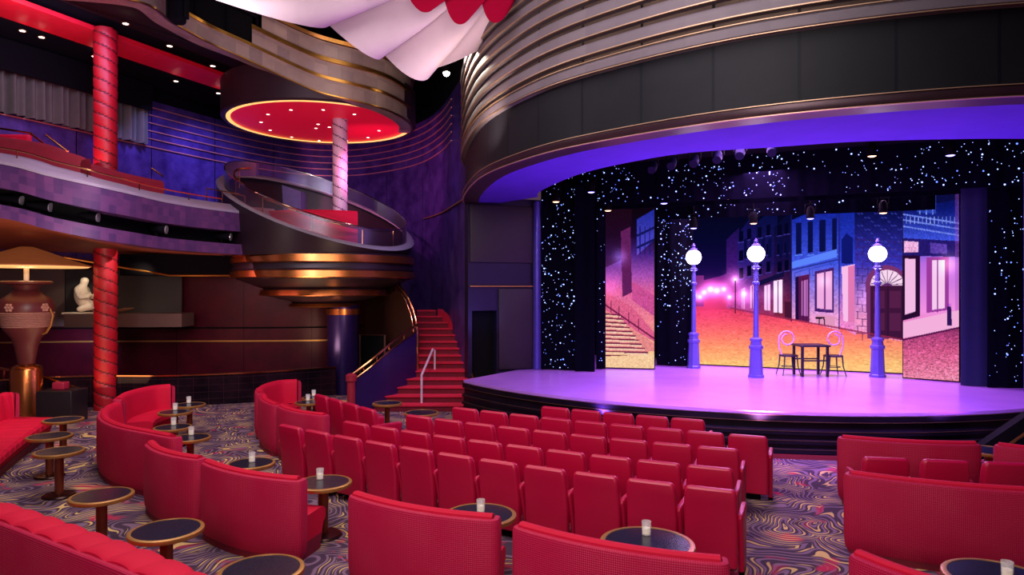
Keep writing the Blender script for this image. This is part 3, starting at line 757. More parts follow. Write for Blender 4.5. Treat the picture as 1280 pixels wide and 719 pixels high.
# left flank of the stage opening
LV = M('violet_flank', (28, 18, 46), rough=.4, metal=.2, scale=2)
BROWN = M('dark_brown_panel', (34, 20, 26), rough=.5)
a1 = PD(583, 16.2, 0); a2 = PD(676, 16.95, 0)
def seg(u): return a1.lerp(a2, u)
ang = atan2((a2 - a1).y, (a2 - a1).x); L0 = (a2 - a1).length
m = MB()
for (u0, u1, z0, z1) in ((0, .05, 0, 4.9), (.37, 1.0, 0, 4.9), (.05, .37, 2.2, 4.9)):
    c = seg((u0 + u1) / 2); m.box((c.x, c.y, (z0 + z1) / 2), ((u1 - u0) * L0, .25, z1 - z0), ang)
struct(m.build('wall_front', LV, smooth=False))
nrm = Vector((sin(ang), -cos(ang), 0))
m = MB(); c = seg(.21) - nrm * .1; m.box((c.x, c.y, 1.3), (.4 * L0, .06, 3.0), ang); r = struct(m.build('door_1', BLACK, smooth=False)); 
for nm, lab, u0, u1, z0, z1, mt in (('wall_panel', 'tall dark brown panel high on the wall left of the stage', .02, .86, 3.35, 4.72, BROWN),
                               ('wall_panel', 'low dark brown panel beside the doorway left of the stage', .39, .86, .78, 2.72, BROWN)):
    c = seg((u0 + u1) / 2) + nrm * .15; m = MB(); m.rbox((c.x, c.y, (z0 + z1) / 2), ((u1 - u0) * L0, .06, z1 - z0), .01, ang); tag(m.build(nm, mt), lab, 'wall panel')
c = seg(.9) + nrm * .2; m = MB(); m.lathe([(.1, .76), (.1, 4.85)], (c.x, c.y, 0), 16); tag(m.build('pillar', M('violet_pillar', (74, 60, 160), rough=.35, metal=.3)), 'slim violet pillar at the left edge of the stage opening', 'pillar')
c = seg(.45) + nrm * .16; m = MB(); m.box((c.x, c.y, 2.78), (L0 * .86, .04, .03), ang); struct(m.build('trim_13', GOLDDULL))
cR = PD(1290, 12.9, 0); m = MB(); m.lathe([(.13, .76), (.13, 4.9)], (cR.x, cR.y, 0), 16); tag(m.build('pillar', M('violet_pillar_dim', (64, 50, 150), rough=.35, metal=.3)), 'violet pillar at the right edge of the picture beside the star drape', 'pillar')

# ================================================================ balconies
bp = [(-560, 11.0, 4.45), (-320, 11.6, 4.3), (-130, 11.95, 4.16), (0, 12.25, 4.0), (60, 12.35, 3.8), (120, 12.65, 3.65), (165, 13.3, 3.59), (207, 14.2, 3.55), (262, 15.3, 3.53), (320, 16.4, 3.52), (350, 16.9, 3.52)]
BP = even(spline([PD(*q) for q in bp], 200), 90)
PATCH = m_patch('violet_leaf_panels', (60, 38, 88), (116, 62, 114), .15, .45, .1)
LEDGE = M('lavender_ledge', (156, 138, 160), rough=.4, var=.12)
BAL = thing('balcony', 'lower side balcony with violet panelled front and black light slot', 'balcony', (-13.5, 10, 3.6))
m = MB(); m.sweep(BP, [(0, 0), (0, .24), (-.25, .24), (-.25, 0)], side=-1); m.build('lower_band', PATCH, BAL)
m = MB(); m.sweep(BP, [(-.32, .2), (-.32, .6), (-.4, .6), (-.4, .2)], side=-1); m.build('light_slot', BLACK, BAL)
m = MB(); m.sweep([p for p in BP if 640 + FOC * (p.x * CS + p.y * SN) / (-p.x * SN + p.y * CS) > 326], [(0, .22), (0, .56), (-.3, .56), (-.3, .22)], side=-1); m.build('slot_end_panel', PATCH, BAL)
m = MB(); m.sweep(BP, [(0, .54), (.02, .96), (-.45, .96), (-.45, .54)], side=-1); m.build('upper_band', PATCH, BAL)
m = MB(); m.sweep(BP, [(.03, .965), (.03, 1.02), (-.3, 1.2), (-.5, 1.2), (-.5, .965)], side=-1); m.build('ledge', LEDGE, BAL)
WOODS = M('warm_soffit', (150, 74, 50), rough=.5, var=.3, scale=3)
wl = even(at_z([p for p in WPATH if pxof(p) < 425], 0), 90)
# soffit and deck reach back to the wall
m = MB(); m.strip([p + Vector((0, 0, .0)) for p in inset(BP, .05, 1)], at_z(wl, 3.62)); m.build('soffit', WOODS, BAL, recalc=False)
m = MB(); m.strip([p + Vector((0, 0, .75)) for p in inset(BP, .4, 1)], at_z(wl, 4.4)); m.build('deck', M('balcony_carpet', (70, 14, 34), rough=.9), BAL, recalc=False)
# end panel towards the platform with its slot
pe = PD(350, 16.85, 3.52)
# red seating along the ledge and rails
m = MB(); m.sweep(inset(BP[16:73], .75, 1, 0), [(0, .8), (0, 1.5), (-.05, 1.57), (-.22, 1.57), (-.28, 1.5), (-.28, .8)], side=-1)
tag(m.build('balcony_sofa', M('dark_crimson_velvet', (132, 4, 34), rough=.8)), 'long dark red sofa running behind the balcony ledge', 'sofa')
m = MB(); rp = inset(BP[10:80], .2, 1, 1.28); m.tube(rp, .016, 6); r = m.build('balcony_rail', BRASS); tag(r, 'thin brass rail running along the balcony ledge', 'rail')
for p in rp[::9]:
    m = MB(); m.tube([p, p - Vector((0, 0, .16))], .012, 6); m.build('post', BRASS, r)
def rail(name, label, pts, r=.022, posts=(), mat=BRASS, cat='handrail'):
    m = MB(); m.tube(pts, r, 8); o = m.build(name, mat); tag(o, label, cat)
    for a, b2 in posts:
        q = MB(); q.tube([a, b2], r * .8, 6); q.build('post', mat, o)
    return o
rail('handrail', 'brass handrail sloping down behind the red column on the balcony, lower one', [P(-20, 158, 14), P(0, 161, 14), P(38, 167, 14), P(78, 199, 14)], posts=((P(38, 167, 14), P(38, 196, 14)),))
rail('handrail', 'short brass handrail fixed to the violet wall of the balcony', [P(57, 169, 14.6), P(85, 190, 14.6)])
rail('handrail', 'brass stub handrail on the balcony, right of the red column', [P(190, 211, 15.4), P(204, 221, 15.4)])
rail('handrail', 'brass rail frame at the right end of the balcony ledge', [P(258, 252, 16.2), P(258, 236, 16.2), P(298, 243, 16.2), P(306, 246, 16.2), P(306, 260, 16.2)], .016, posts=((P(278, 240, 16.2), P(278, 258, 16.2)),))
m = MB(); q = P(8, 185, 13.6); m.rbox((q.x, q.y, 5.45), (.7, .5, .5), .08, YAW); m.rbox((q.x - .1, q.y + .2, 5.68), (.7, .14, .34), .06, YAW); tag(m.build('balcony_chair', REDSOFT), 'bright red armchair at the far left of the balcony', 'armchair')
# spotlights in the black slot
for i, (px, lab) in enumerate(((12, 'first'), (48, 'second'), (108, 'third'), (195, 'fourth'), (277, 'fifth'))):
    d0 = np.interp(px, [q[0] for q in bp], [q[1] for q in bp]); z0 = np.interp(px, [q[0] for q in bp], [q[2] for q in bp])
    p = PD(px, d0 + .24, z0 + .41); tdir = (PD(px + 30, d0 + .3, z0 + .37) - p).normalized()
    r = thing('slot_spotlight', 'black spotlight in the balcony slot, %s from the left' % lab, 'spotlight', p, 'spotlights in the balcony slot')
    mm = MB(); mm.tube([p - tdir * .18, p + tdir * .02, p + tdir * .2], [.05, .075, .09], 12); mm.build('barrel', SOOT, r)
    mm = MB(); mm.tube([p + tdir * .2, p + tdir * .215], [.088, .088], 12); mm.build('lens', M('pale_lens_%d' % i, (190, 180, 190), rough=.12, metal=.6), r)
    mm = MB(); mm.box((p.x, p.y, p.z - .1), (.04, .04, .18)); mm.build('bracket', BLACK, r)

# ---- upper balcony
ub = [(-180, 12.4, 8.3), (0, 12.6, 8.25), (165, 13.0, 8.2), (215, 14.1, 8.2), (260, 15.0, 8.12), (310, 15.35, 7.85), (360, 15.5, 7.47), (400, 15.55, 7.18), (440, 15.75, 7.05), (475, 16.2, 7.0), (500, 16.9, 6.96), (513, 17.8, 6.96), (512, 18.7, 6.98)]
UP = even(spline([PD(*q) for q in ub], 300), 120)
DC = PD(402, 18.0, 0)  # axis of the end drum
DZ = 7.08
UPB = thing('upper_balcony', 'upper balcony with bronze banded front curling round a red lit disc', 'balcony', (-13, 11, 8))
BRZ = m_patch('bronze_leaf_panels', (116, 92, 90), (164, 136, 120), .3, .42, .2)
i0 = min(range(120), key=lambda i: abs((640 + FOC * (UP[i].x * CS + UP[i].y * SN) / (-UP[i].x * SN + UP[i].y * CS)) - 352))
m = MB(); m.sweep(UP, [(0, 0), (.02, .02), (.02, .36), (-.3, .36), (-.3, 0)], side=-1); m.build('lower_band', BRZ, UPB)
for zz in (0, .36):
    g = MB(); g.sweep(UP, [(.0, zz), (.05, zz), (.05, zz + (.07 if zz else .03)), (.0, zz + (.07 if zz else .03))], side=-1); g.build('gold_line', GOLD, UPB)
m = MB(); m.sweep(UP[i0 - 6:], [(-.03, .38), (0, .46), (0, .8), (-.3, .8), (-.3, .38)], side=-1); m.build('middle_band', BRZ, UPB)
m = MB(); m.sweep(UP[i0 - 6:], [(-.02, .77), (.06, .77), (.06, .86), (-.02, .86)], side=-1); m.build('gold_line', GOLD, UPB)
m = MB(); m.sweep(UP[i0 - 4:], [(-.03, .85), (0, .92), (0, 1.22), (-.3, 1.22), (-.3, .85)], side=-1); m.build('upper_band', BRZ, UPB)
m = MB(); m.sweep(UP[i0 - 30:], [(-.05, 1.24), (.08, 1.22), (.1, 1.3), (-.05, 1.32)], side=-1); m.build('cornice', GOLD, UPB)
# dark glazed rail to the left of the bands
DGL = m_glass('dark_glass', (60, 60, 66), .1, .05)
m = MB(); m.sweep(UP[:i0 - 5], [(-.08, .38), (-.06, .38), (-.06, 1.05), (-.08, 1.05)], side=-1); m.build('glass_rail', BLACK, UPB)
m = MB(); m.tube(inset(UP[:i0 - 4], .05, 1, 1.1), .035, 8); m.tube(inset(UP[:i0 - 4], .05, 1, 1.32), .03, 8)
m.build('top_rail', BLACK, UPB)
for p in inset(UP[:i0 - 4], .03, 1)[10::6]:
    m = MB(); m.box((p.x, p.y, p.z + .85), (.04, .04, .98)); m.build('rail_post', SOOT, UPB)
wl2 = even(at_z(WPATH[:70], 0), 120)
UNDER = M('upper_soffit_black', (24, 8, 12), rough=.8, spec=.2)
mid2 = even([Vector((-14.35, -2, 8.8)), Vector((-14.35, 6, 8.8)), Vector((-14.3, 15.2, 8.75)), Vector((-14.0, 17, 8.6)), Vector((-13, 18, 8.4))], 120)
m = MB(); m.strip([Vector((p.x, p.y, max(p.z + .05, 7.9))) for p in inset(UP, .2, 1)], mid2); m.build('soffit', UNDER, UPB, recalc=False)
m = MB(); m.strip(mid2, at_z(wl2, 8.30)); m.build('rear_soffit', SOOT, UPB, recalc=False)
# end drum with the lit red disc
m = MB(); m.lathe([(2.28, -.02), (2.42, -.04), (2.46, .0), (2.46, .85), (2.2, .9)], (DC.x, DC.y, DZ), 64, open_=True); m.build('drum', M('plum_drum', (46, 24, 34), rough=.45, metal=.3), UPB)
m = MB(); m.lathe([(2.27, .0), (2.24, .03), (0.001, .05)], (DC.x, DC.y, DZ), 64); m.build('red_disc', M('lit_red_lacquer', (214, 14, 48), rough=.45, var=.05, emit=(220, 10, 44), es=.42), UPB)  # disc emission stands in for the light falling on it
m = MB(); m.lathe([(2.23, -.02), (2.24, -.035), (2.33, -.035), (2.34, -.02)], (DC.x, DC.y, DZ), 64, open_=True); m.build('light_ring', m_emit('warm_cove', (255, 196, 110), 1.2), UPB)
m = MB(); st = [(-15.1, -1.0), (-15.1, 10), (-15.0, 15.2)]
m.sweep(spline([(x, y, 8.5) for x, y in st], 20), [(-.55, 0), (.55, 0), (.55, .1), (-.55, .1)], side=-1); m.build('red_beam', M('lit_red_beam_paint', (200, 8, 34), rough=.5, emit=(210, 6, 30), es=.1), UPB)  # faint emission makes the beam look lit; it is no lamp
# recessed downlights
DOT = m_emit('downlight_lens', (255, 236, 226), 6.0, False)
def downlight(p, label, group, r=.055):
    t = thing('downlight', label, 'downlight', p, group)
    m = MB(); m.lathe([(r, -.004), (r * 1.35, -.012), (r * 1.4, .006), (r, .008)], p, 12, open_=True); m.build('bezel', GOLDDULL, t)
    m = MB(); m.lathe([(0, -.016), (r, -.006), (r, .004), (0, .006)], p, 12); m.build('lens', DOT, t)
for x, y in ((311, 413), (432, 413), (549, 430), (225, 430), (199, 459), (233, 489), (314, 515), (417, 529), (520, 529), (600, 517), (641, 491), (405, 482), (413, 467), (455, 478)):
    downlight(FZ(260 + x / 3, y / 3, DZ - .0), 'small round downlight set into the glowing red disc', 'downlights in the red disc', .04)
for x, y in ((157, 30), (212, 58), (266, 83), (317, 101)): downlight(FZ(x, y, 8.2 if x < 300 else 8.05), 'bright round downlight under the front edge of the upper balcony', 'downlights along the upper balcony')
for x, y in ((28, 39), (52, 47), (118, 71), (220, 102), (273, 117)): downlight(FZ(x, y, 8.33), 'small round downlight in the black ceiling behind the red beam', 'downlights over the side balcony')

# curtains on the balcony wall
CURT = M('grey_curtain', (84, 77, 74), rough=.85, var=.2)
cp = [p for p in even(inset(WPATH, .12, -1), 600)]
pxof = lambda p: 640 + FOC * (p.x * CS + p.y * SN) / (-p.x * SN + p.y * CS)
cpp = [p for p in cp if -160 < pxof(p) < 181]
A = []
for i, p in enumerate(even(cpp, 420)): A.append(p)
nn = inset(A, 1, -1)
def fold(i): return .09 * sin(i * .42) + .06 * sin(i * .183 + 1) 
m = MB(); m.strip([A[i] + (nn[i] - A[i]) * (fold(i) + .08) + Vector((0, 0, 6.7)) for i in range(420)], [A[i] + (nn[i] - A[i]) * (fold(i) * .8 + .08) + Vector((0, 0, 8.1)) for i in range(420)])
tag(m.build('curtain', CURT, recalc=False), 'long grey pleated curtain above the violet balcony wall', 'curtain')

vp = at_z(inset(even(cpp, 60), .3, -1), 0)
m = MB(); m.sweep(vp, [(0, 7.6), (.06, 7.6), (.06, 8.3), (0, 8.3)]); tag(m.build('dark_band', SOOT), 'added black band standing in for the dark above the grey balcony curtain', 'dark_band')  # black panel added for the darkness between curtain top and ceiling
# ================================================================ columns
def twisted(label, base, r, z0, z1, mat, pitch=.26, groove=None):
    groove = groove or COLGROOVE
    m = MB(); n = 40; k = int((z1 - z0) / .03); rings = []
    for i in range(k + 1):
        z = z0 + (z1 - z0) * i / k; ringp = []
        for j in range(n):
            a = 2 * pi * j / n; ph = (z / pitch + 2 * a / (2 * pi)) % 1.0
            rr = r * (1 - .12 * max(0, 1 - ph / .2) + .04 * ph)
            ringp.append((base.x + rr * cos(a), base.y + rr * sin(a), z))
        rings.append(ringp)
    m.loft(rings)
    for q in range(len(m.f) - 2):
        i, j = divmod(q, n); ph = ((z0 + (z1 - z0) * (i + .5) / k) / pitch + 2 * (j + .5) / n) % 1.0
        if ph < .13: m.m[q] = 1
    return tag(m.build('column', [mat, groove], angle=60), label, 'column', 'twisted columns')
COLGROOVE = M('column_groove', (84, 4, 16), rough=.7)
REDCOL = M('red_column_fabric', (166, 4, 26), rough=.5, var=.15)
cb = PD(132, 15.4, 0)
twisted('red spiral column standing on the main floor beside the urn lamp', cb, .23, 0, 3.62, REDCOL)
twisted('red spiral column on the side balcony in front of the grey curtain', cb, .235, 4.3, 8.57, REDCOL)
twisted('slim pinkish spiral column between the round platform and the red disc', PD(425, 17.6, 0), .185, 3.6, DZ + .04, M('rose_column', (196, 150, 172), rough=.5), .26, M('rose_groove', (96, 56, 84), rough=.7))

# ================================================================ round platform
PC = PD(407, 18.0, 0)
PLT = thing('round_platform', 'round platform with stepped gold rings under a slanted white rim', 'platform', (PC.x, PC.y, 0))
PLUM = M('plum_drum_panel', (36, 18, 30), rough=.4, metal=.3)
m = MB(); m.lathe([(0.01, 2.26), (.8, 2.3), (.86, 2.38), (1.5, 2.54), (1.56, 2.72), (2.2, 2.96), (2.3, 3.2), (2.26, 3.3), (2.3, 3.55), (2.2, 3.6), (.01, 3.6)], (PC.x, PC.y, 0), 72); m.build('underside', PLUM, PLT)
for rr, z0, z1 in ((2.34, 3.34, 3.53), (2.36, 2.98, 3.15), (1.66, 2.54, 2.69), (.94, 2.25, 2.34)):
    m = MB(); m.lathe([(rr - .14, z0 + .02), (rr - .03, z0), (rr, z0 + .02), (rr - .04, z1), (rr - .14, z1)], (PC.x, PC.y, 0), 72); m.lathe([(rr - .14, z1), (rr - .14, z0 + .02)], (PC.x, PC.y, 0), 72); m.build('gold_ring', COPPER, PLT)
PIL = PD(429, 17.8, 0)
m = MB(); m.lathe([(.4, 0), (.4, 2.3)], (PIL.x, PIL.y, 0), 28); m.build('pillar', M('violet_metal', (44, 26, 84), rough=.28, metal=.6), PLT)
m = MB(); m.lathe([(.43, 2.05), (.43, 2.2)], (PIL.x, PIL.y, 0), 28); m.build('pillar_collar', COPPER, PLT)
# slanted rim: high on the far left, low on the near right
RC = PD(398, 18.0, 0); RR = 2.5
def rimp(a, r=RR, dz=0.0):
    la, dd = r * cos(a), r * sin(a) * .96
    return RC + cw(la, dd, 4.78 - .37 * la + .27 * dd + dz)
n = 96; AA = [2 * pi * i / n for i in range(n + 1)]
m = MB()
m.strip([rimp(a) for a in AA], [Vector((RC.x, RC.y, 0)) + cw(min(RR, 2.32) * cos(a), 2.28 * sin(a), 3.52) for a in AA]); m.build('drum_wall', PLUM, PLT, recalc=False)
RIM = M('silver_rim', (140, 132, 146), rough=.3, metal=.3, var=.08)
rings = []
for a in AA[:-1]:
    c0 = rimp(a); i0_ = rimp(a, RR - .2); 
    q = []
    for k_ in range(8):
        b_ = 2 * pi * k_ / 8; q.append(c0.lerp(i0_, .5 - .5 * cos(b_)) + Vector((0, 0, .05 * sin(b_))))
    rings.append(q)
rings.append(rings[0]); m = MB(); m.loft(rings, cap=False); m.build('rim', RIM, PLT)
m = MB(); m.strip([rimp(a, RR - .2, .03) for a in AA], [rimp(a, RR - .2, .42) for a in AA]); g = m.build('glass_parapet', SMOKE, PLT, recalc=False)
m = MB(); m.tube([rimp(a, RR - .2, .43) for a in AA], .018, 6, cap=False); m.build('glass_edge', CHROME, PLT)
m = MB(); hr = [rimp(a, RR - .42, .32) for a in AA[int(n * .46):int(n * 1.0)]] ; m.tube(hr, .03, 8); r = m.build('handrail', BRASS, PLT)
for p in hr[4::9]:
    m = MB(); m.tube([p, p - Vector((0, 0, .5))], .015, 6); m.build('baluster', BRASS, PLT)
# red sofa on the platform
sp = [PC + cw(1.75 * cos(a), 1.6 * sin(a), 3.6) for a in np.linspace(radians(205), radians(310), 16)]
m = MB(); m.sweep(sp, [(0, 0), (0, .98), (.04, 1.03), (.2, 1.03), (.24, .95), (.24, .42), (.6, .42), (.62, .36), (.62, 0)], side=1); tag(m.build('platform_sofa', REDSOFT), 'curved red sofa on the round platform behind the glass', 'sofa')
# violet parapet block behind the rim
m = MB(); a_, b_ = P(284, 208, 20.6), P(376, 240, 19.6)
m.hexa([Vector((a_.x, a_.y, 4.4)), Vector((b_.x, b_.y, 4.4)), Vector((b_.x, b_.y, 4.4)) + cw(0, .5), Vector((a_.x, a_.y, 4.4)) + cw(0, .5)], [a_, b_, b_ + cw(0, .5), a_ + cw(0, .5)])
tag(m.build('stair_parapet', M('lavender_panel', (120, 104, 160), rough=.4)), 'sloping lavender stair parapet behind the slanted rim', 'parapet')
# end return of the balcony
m = MB(); e0, e1 = PD(346, 16.8, 0), PD(358, 17.4, 0)
# ================================================================ lower left wing: niche, statue, lamp, rails
NB = M('charcoal_niche', (46, 42, 40), rough=.6)
CONC = M('grey_brown_panel', (92, 70, 66), rough=.55, var=.12)
def wallbox(name, label, px0, px1, y0, y1, d0, d1, depth, mat, cat, struct_=False):
    a = P(px0, y0, d0); b2 = P(px1, y0, d1); zt, zb = a.z, P(px0, y1, d0).z
    t = (Vector((b2.x, b2.y, 0)) - Vector((a.x, a.y, 0))); ang = atan2(t.y, t.x); mid = (a + b2) / 2; nn_ = Vector((-sin(ang), cos(ang), 0))
    m = MB(); m.box((mid.x + nn_.x * depth / 2, mid.y + nn_.y * depth / 2, (zt + zb) / 2), (t.length, depth, zt - zb), ang)
    o = m.build(name, mat, smooth=False)
    if struct_: struct(o)
    else: tag(o, label, cat)
    return o
wallbox('wall_panel', 'tall grey brown wall panel behind the urn lamp', -60, 81, 337, 410, 17.6, 18.1, .06, CONC, 'wall panel')
wallbox('niche', 'dark recessed niche behind the white statue', 82, 227, 338, 394, 18.05, 18.25, .06, NB, 'niche')
PL = wallbox('statue_shelf', 'grey brown shelf block carrying the white statue', 80, 227, 393, 410, 17.2, 17.4, .8, CONC, 'shelf')
r = wallbox('ceiling_duct', 'black glossy boxed duct hung under the balcony with gold edge', 150, 292, 318, 345, 17.3, 17.5, .5, SOOT, 'duct')
dt = MB(); dt.tube([P(80, 322, 16.2), P(148, 334, 17.0), P(212, 345, 17.25), P(292, 345, 17.4), P(292, 322, 17.4)], .025, 6); dt.build('gold_edge', GOLD, r)
# statue: seated figure, one continuous body
def skin_body(name, parts, mat, label, cat, loc):
    me = bpy.data.meshes.new(name); vs = []; es = []; rs = []
    idx = {}
    for key, p, rad, par in parts:
        idx[key] = len(vs); vs.append(p); rs.append(rad)
        if par is not None: es.append((idx[par], idx[key]))
    me.from_pydata(vs, es, []); me.materials.append(mat)
    o = bpy.data.objects.new(name, me); col.objects.link(o); o.location = loc
    md = o.modifiers.new('skin', 'SKIN'); md.use_smooth_shade = True
    for i, rr in enumerate(rs):
        me.skin_vertices[0].data[i].radius = (rr, rr) if not hasattr(rr, '__len__') else rr
    me.skin_vertices[0].data[0].use_root = True
    sb = o.modifiers.new('sub', 'SUBSURF'); sb.levels = 2; sb.render_levels = 2
    return tag(o, label, cat)
STONE = M('white_marble', (236, 222, 196), rough=.5, var=.08, bump=.3, bscale=25)
sb_ = PD(100, 17.6, 2.10)
st_parts = [('pel', cw(0, 0, .16), .17, None), ('belly', cw(.0, 0, .33), .16, 'pel'), ('chest', cw(.03, 0, .54), (.17, .15), 'belly'), ('neck', cw(.08, 0, .70), .07, 'chest'), ('head', cw(.13, 0, .82), .12, 'neck'), ('crown', cw(.12, 0, .92), .08, 'head'),
            ('shl', cw(.02, -.17, .6), .08, 'chest'), ('ell', cw(.14, -.24, .38), .06, 'shl'), ('hal', cw(.33, -.1, .44), .05, 'ell'),
            ('shr', cw(.02, .17, .6), .08, 'chest'), ('elr', cw(.16, .22, .38), .06, 'shr'), ('har', cw(.34, .06, .46), .05, 'elr'),
            ('kl', cw(.36, -.14, .18), .11, 'pel'), ('fl', cw(.08, -.28, .07), .07, 'kl'), ('kr', cw(.4, .16, .2), .11, 'pel'), ('fr', cw(.12, .28, .07), .07, 'kr')]
STAT = skin_body('statue', st_parts, STONE, 'white marble statue of a seated figure bending over its hands', 'statue', sb_)
m = MB(); q = PD(108, 17.6, 2.07); m.rbox((q.x, q.y, 2.09), (.95, .55, .05), .02, YAW); m.build('base_slab', STONE, STAT)
m = MB(); q = PD(155, 17.6, 2.10); m.tube([q + cw(-.12, 0, 0.04), q + cw(0, 0, .07), q + cw(.26, 0, .12)], [.05, .06, .01], 8); tag(m.build('driftwood', M('dark_wood_piece', (110, 72, 50), rough=.6)), 'small pointed carved piece lying right of the red column on the shelf', 'ornament')

# urn lamp on a gold pedestal
ub_ = PD(33, 14.6, 0)
UR = thing('urn_lamp', 'tall terracotta urn lamp with wide conical shade on gold pedestal', 'lamp', ub_)
URN = M('terracotta_urn', (96, 40, 44), rough=.4, var=.2)
m = MB(); m.lathe([(.3, 0), (.3, 1.0), (.27, 1.06), (.16, 1.12)], ub_, 32); m.build('pedestal', COPPER, UR)
m = MB(); m.lathe([(.14, 1.1), (.16, 1.14), (.22, 1.5), (.27, 1.66), (.42, 1.86), (.5, 2.2), (.52, 2.34), (.46, 2.5), (.3, 2.62), (.22, 2.7), (.26, 2.8), (.46, 2.83), (.48, 2.87), (.44, 2.89), (.1, 2.88)], ub_, 32); m.build('urn', URN, UR)
SCALEM = M('urn_scale_band', (178, 130, 120), rough=.4, var=.5, scale=40, bump=.6, bscale=60)
m = MB(); m.lathe([(.43, 1.88), (.515, 2.2), (.505, 2.2)], ub_, 32)
m.v, m.f, m.m, m.uv = [], [], [], []
rows_ = 9
for i in range(rows_):
    z = 1.9 + i * .036; rr = np.interp(z, [1.86, 2.2], [.435, .515])
    m.lathe([(rr - .02, z), (rr + .012, z + .012), (rr - .01, z + .036)], ub_, 32)
m.build('scale_band', SCALEM, UR)
for sgn in (-1, 1):
    m = MB(); m.tube([ub_ + cw(sgn * .5, 0, 2.3), ub_ + cw(sgn * .57, 0, 2.15), ub_ + cw(sgn * .53, 0, 1.95), ub_ + cw(sgn * .42, 0, 1.78), ub_ + cw(sgn * .34, 0, 1.75)], .022, 8); m.build('handle', GOLDDULL, UR)
for a in (-pi / 2 + YAW, -pi / 2 + YAW - 1.3, -pi / 2 + YAW + 1.3):
    m = MB()
    for k_ in range(7):
        b_ = 2 * pi * k_ / 6; rr = 0 if k_ == 6 else .06
        aa = a + rr * cos(b_) / .5; zz = 2.33 + rr * sin(b_)
        m.ball((ub_.x + .515 * cos(aa), ub_.y + .515 * sin(aa), zz), .035, 8, 6)
    m.build('medallion', SCALEM, UR)
m = MB(); m.lathe([(.05, 2.86), (.05, 3.4)], ub_, 14); m.build('stem', M('pale_stem', (200, 190, 170), rough=.4), UR)
m = MB(); m.lathe([(1.19, 3.2), (1.2, 3.22), (.85, 3.34), (.45, 3.5), (.12, 3.62), (.1, 3.62), (.45, 3.47), (.85, 3.31), (1.17, 3.2)], ub_, 48); m.build('shade', M('amber_shade', (150, 88, 62), rough=.65, emit=(230, 130, 66), es=.12), UR)
m = MB(); m.lathe([(1.13, 3.18), (1.175, 3.205), (1.1, 3.22), (.8, 3.24), (.3, 3.26)], ub_, 48); m.build('diffuser', m_emit('warm_diffuser', (255, 196, 120), .8), UR)

# low glossy partition behind the sofas
PT = spline([PD(-40, 14.4, 0), PD(70, 15.2, 0), PD(140, 15.4, 0), PD(200, 15.4, 0), PD(270, 15.7, 0), PD(340, 16.2, 0), PD(420, 17.1, 0)], 40)
GT = m_panels('dark_glossy_tiles', (20, 14, 22), (44, 22, 34), (70, 40, 50), .32, rough=.12, metal=.3, jw=.006, vperiod=.16)
r = thing('low_partition', 'low partition of dark glossy tiles with brass top behind the sofas', 'partition', PT[15])
m = MB(); m.sweep(PT, [(0, 0), (.08, 0), (.08, .74), (0, .74)]); m.build('tile_panel', GT, r)
m = MB(); m.sweep(PT, [(-.02, .74), (.1, .74), (.1, .77), (-.02, .77)]); m.build('top_rail', BRASS, r)
m = MB(); m.sweep(PT, [(-.02, 0), (0, 0), (0, .06), (-.02, .06)]); m.build('skirting', CHROME, r)
cbx = PD(78, 14.0, 0); m = MB(); m.rbox((cbx.x, cbx.y, .33), (.72, .55, .66), .02, YAW); r = m.build('cabinet', M('dark_leather', (30, 20, 24), rough=.4)); tag(r, 'low dark cabinet between the urn lamp and the red column', 'cabinet')
m = MB(); m.rbox((cbx.x - .05, cbx.y, .735), (.24, .2, .15), .02, YAW); tag(m.build('gift_box', M('red_box', (170, 30, 60), rough=.5)), 'small red box standing on the dark cabinet', 'box')
rail('handrail', 'brass handrail sloping past the urn lamp at the far left', [P(-30, 455, 15), P(0, 461, 15), P(52, 471, 15), P(98, 486, 15)], .025, posts=((P(90, 484, 15), PD(90, 15, 0.0)), (P(5, 462, 15), PD(5, 15, 0))))
m = MB(); q = FZ(60, 653, 0); m.rbox((q.x, q.y, .02), (.16, .07, .04), .015, .3); tag(m.build('floor_plate', BLACK), 'small black object lying on the carpet between the left tables', 'floor plate')

# ================================================================ stairs
ST = thing('staircase', 'red carpeted staircase curving up beside the stage', 'stairs', PD(535, 16, 0))
RISER = M('shaded_red_riser', (104, 0, 30), rough=.9)  # stair red darkened to paint the shade below each nosing
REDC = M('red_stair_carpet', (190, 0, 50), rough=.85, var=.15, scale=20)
sL = [(468, 601), (480, 597), (489, 594), (498, 591), (507, 588)]
for i in range(5):
    d0 = 15.1 + i * .32; z1 = .15 * (i + 1); l, rg = sL[i]
    d1 = 17.0
    q = [PD(l, d0, 0), PD(rg, d0, 0), PD(rg - 6, d1, 0), PD(l + 26, d1, 0)]
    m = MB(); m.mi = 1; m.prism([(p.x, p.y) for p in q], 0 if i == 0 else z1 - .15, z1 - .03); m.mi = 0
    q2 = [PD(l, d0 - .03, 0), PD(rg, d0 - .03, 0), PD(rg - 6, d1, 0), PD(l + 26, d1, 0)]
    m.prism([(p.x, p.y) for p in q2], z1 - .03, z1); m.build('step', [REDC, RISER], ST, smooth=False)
rgt = [580, 580, 578, 575, 571, 566, 560, 553, 545]
for i in range(9):
    d0 = 16.85 + i * .27; z1 = .75 + .152 * (i + 1); rg = rgt[i]
    q = [PD(521, d0, 0), PD(rg, d0, 0), PD(rg - 4, d0 + .5, 0), PD(521, d0 + .5, 0)]
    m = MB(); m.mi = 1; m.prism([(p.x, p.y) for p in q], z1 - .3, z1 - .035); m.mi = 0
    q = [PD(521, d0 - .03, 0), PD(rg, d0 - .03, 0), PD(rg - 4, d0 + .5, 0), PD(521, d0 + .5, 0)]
    m.prism([(p.x, p.y) for p in q], z1 - .035, z1); m.build('step', [REDC, RISER], ST, smooth=False)
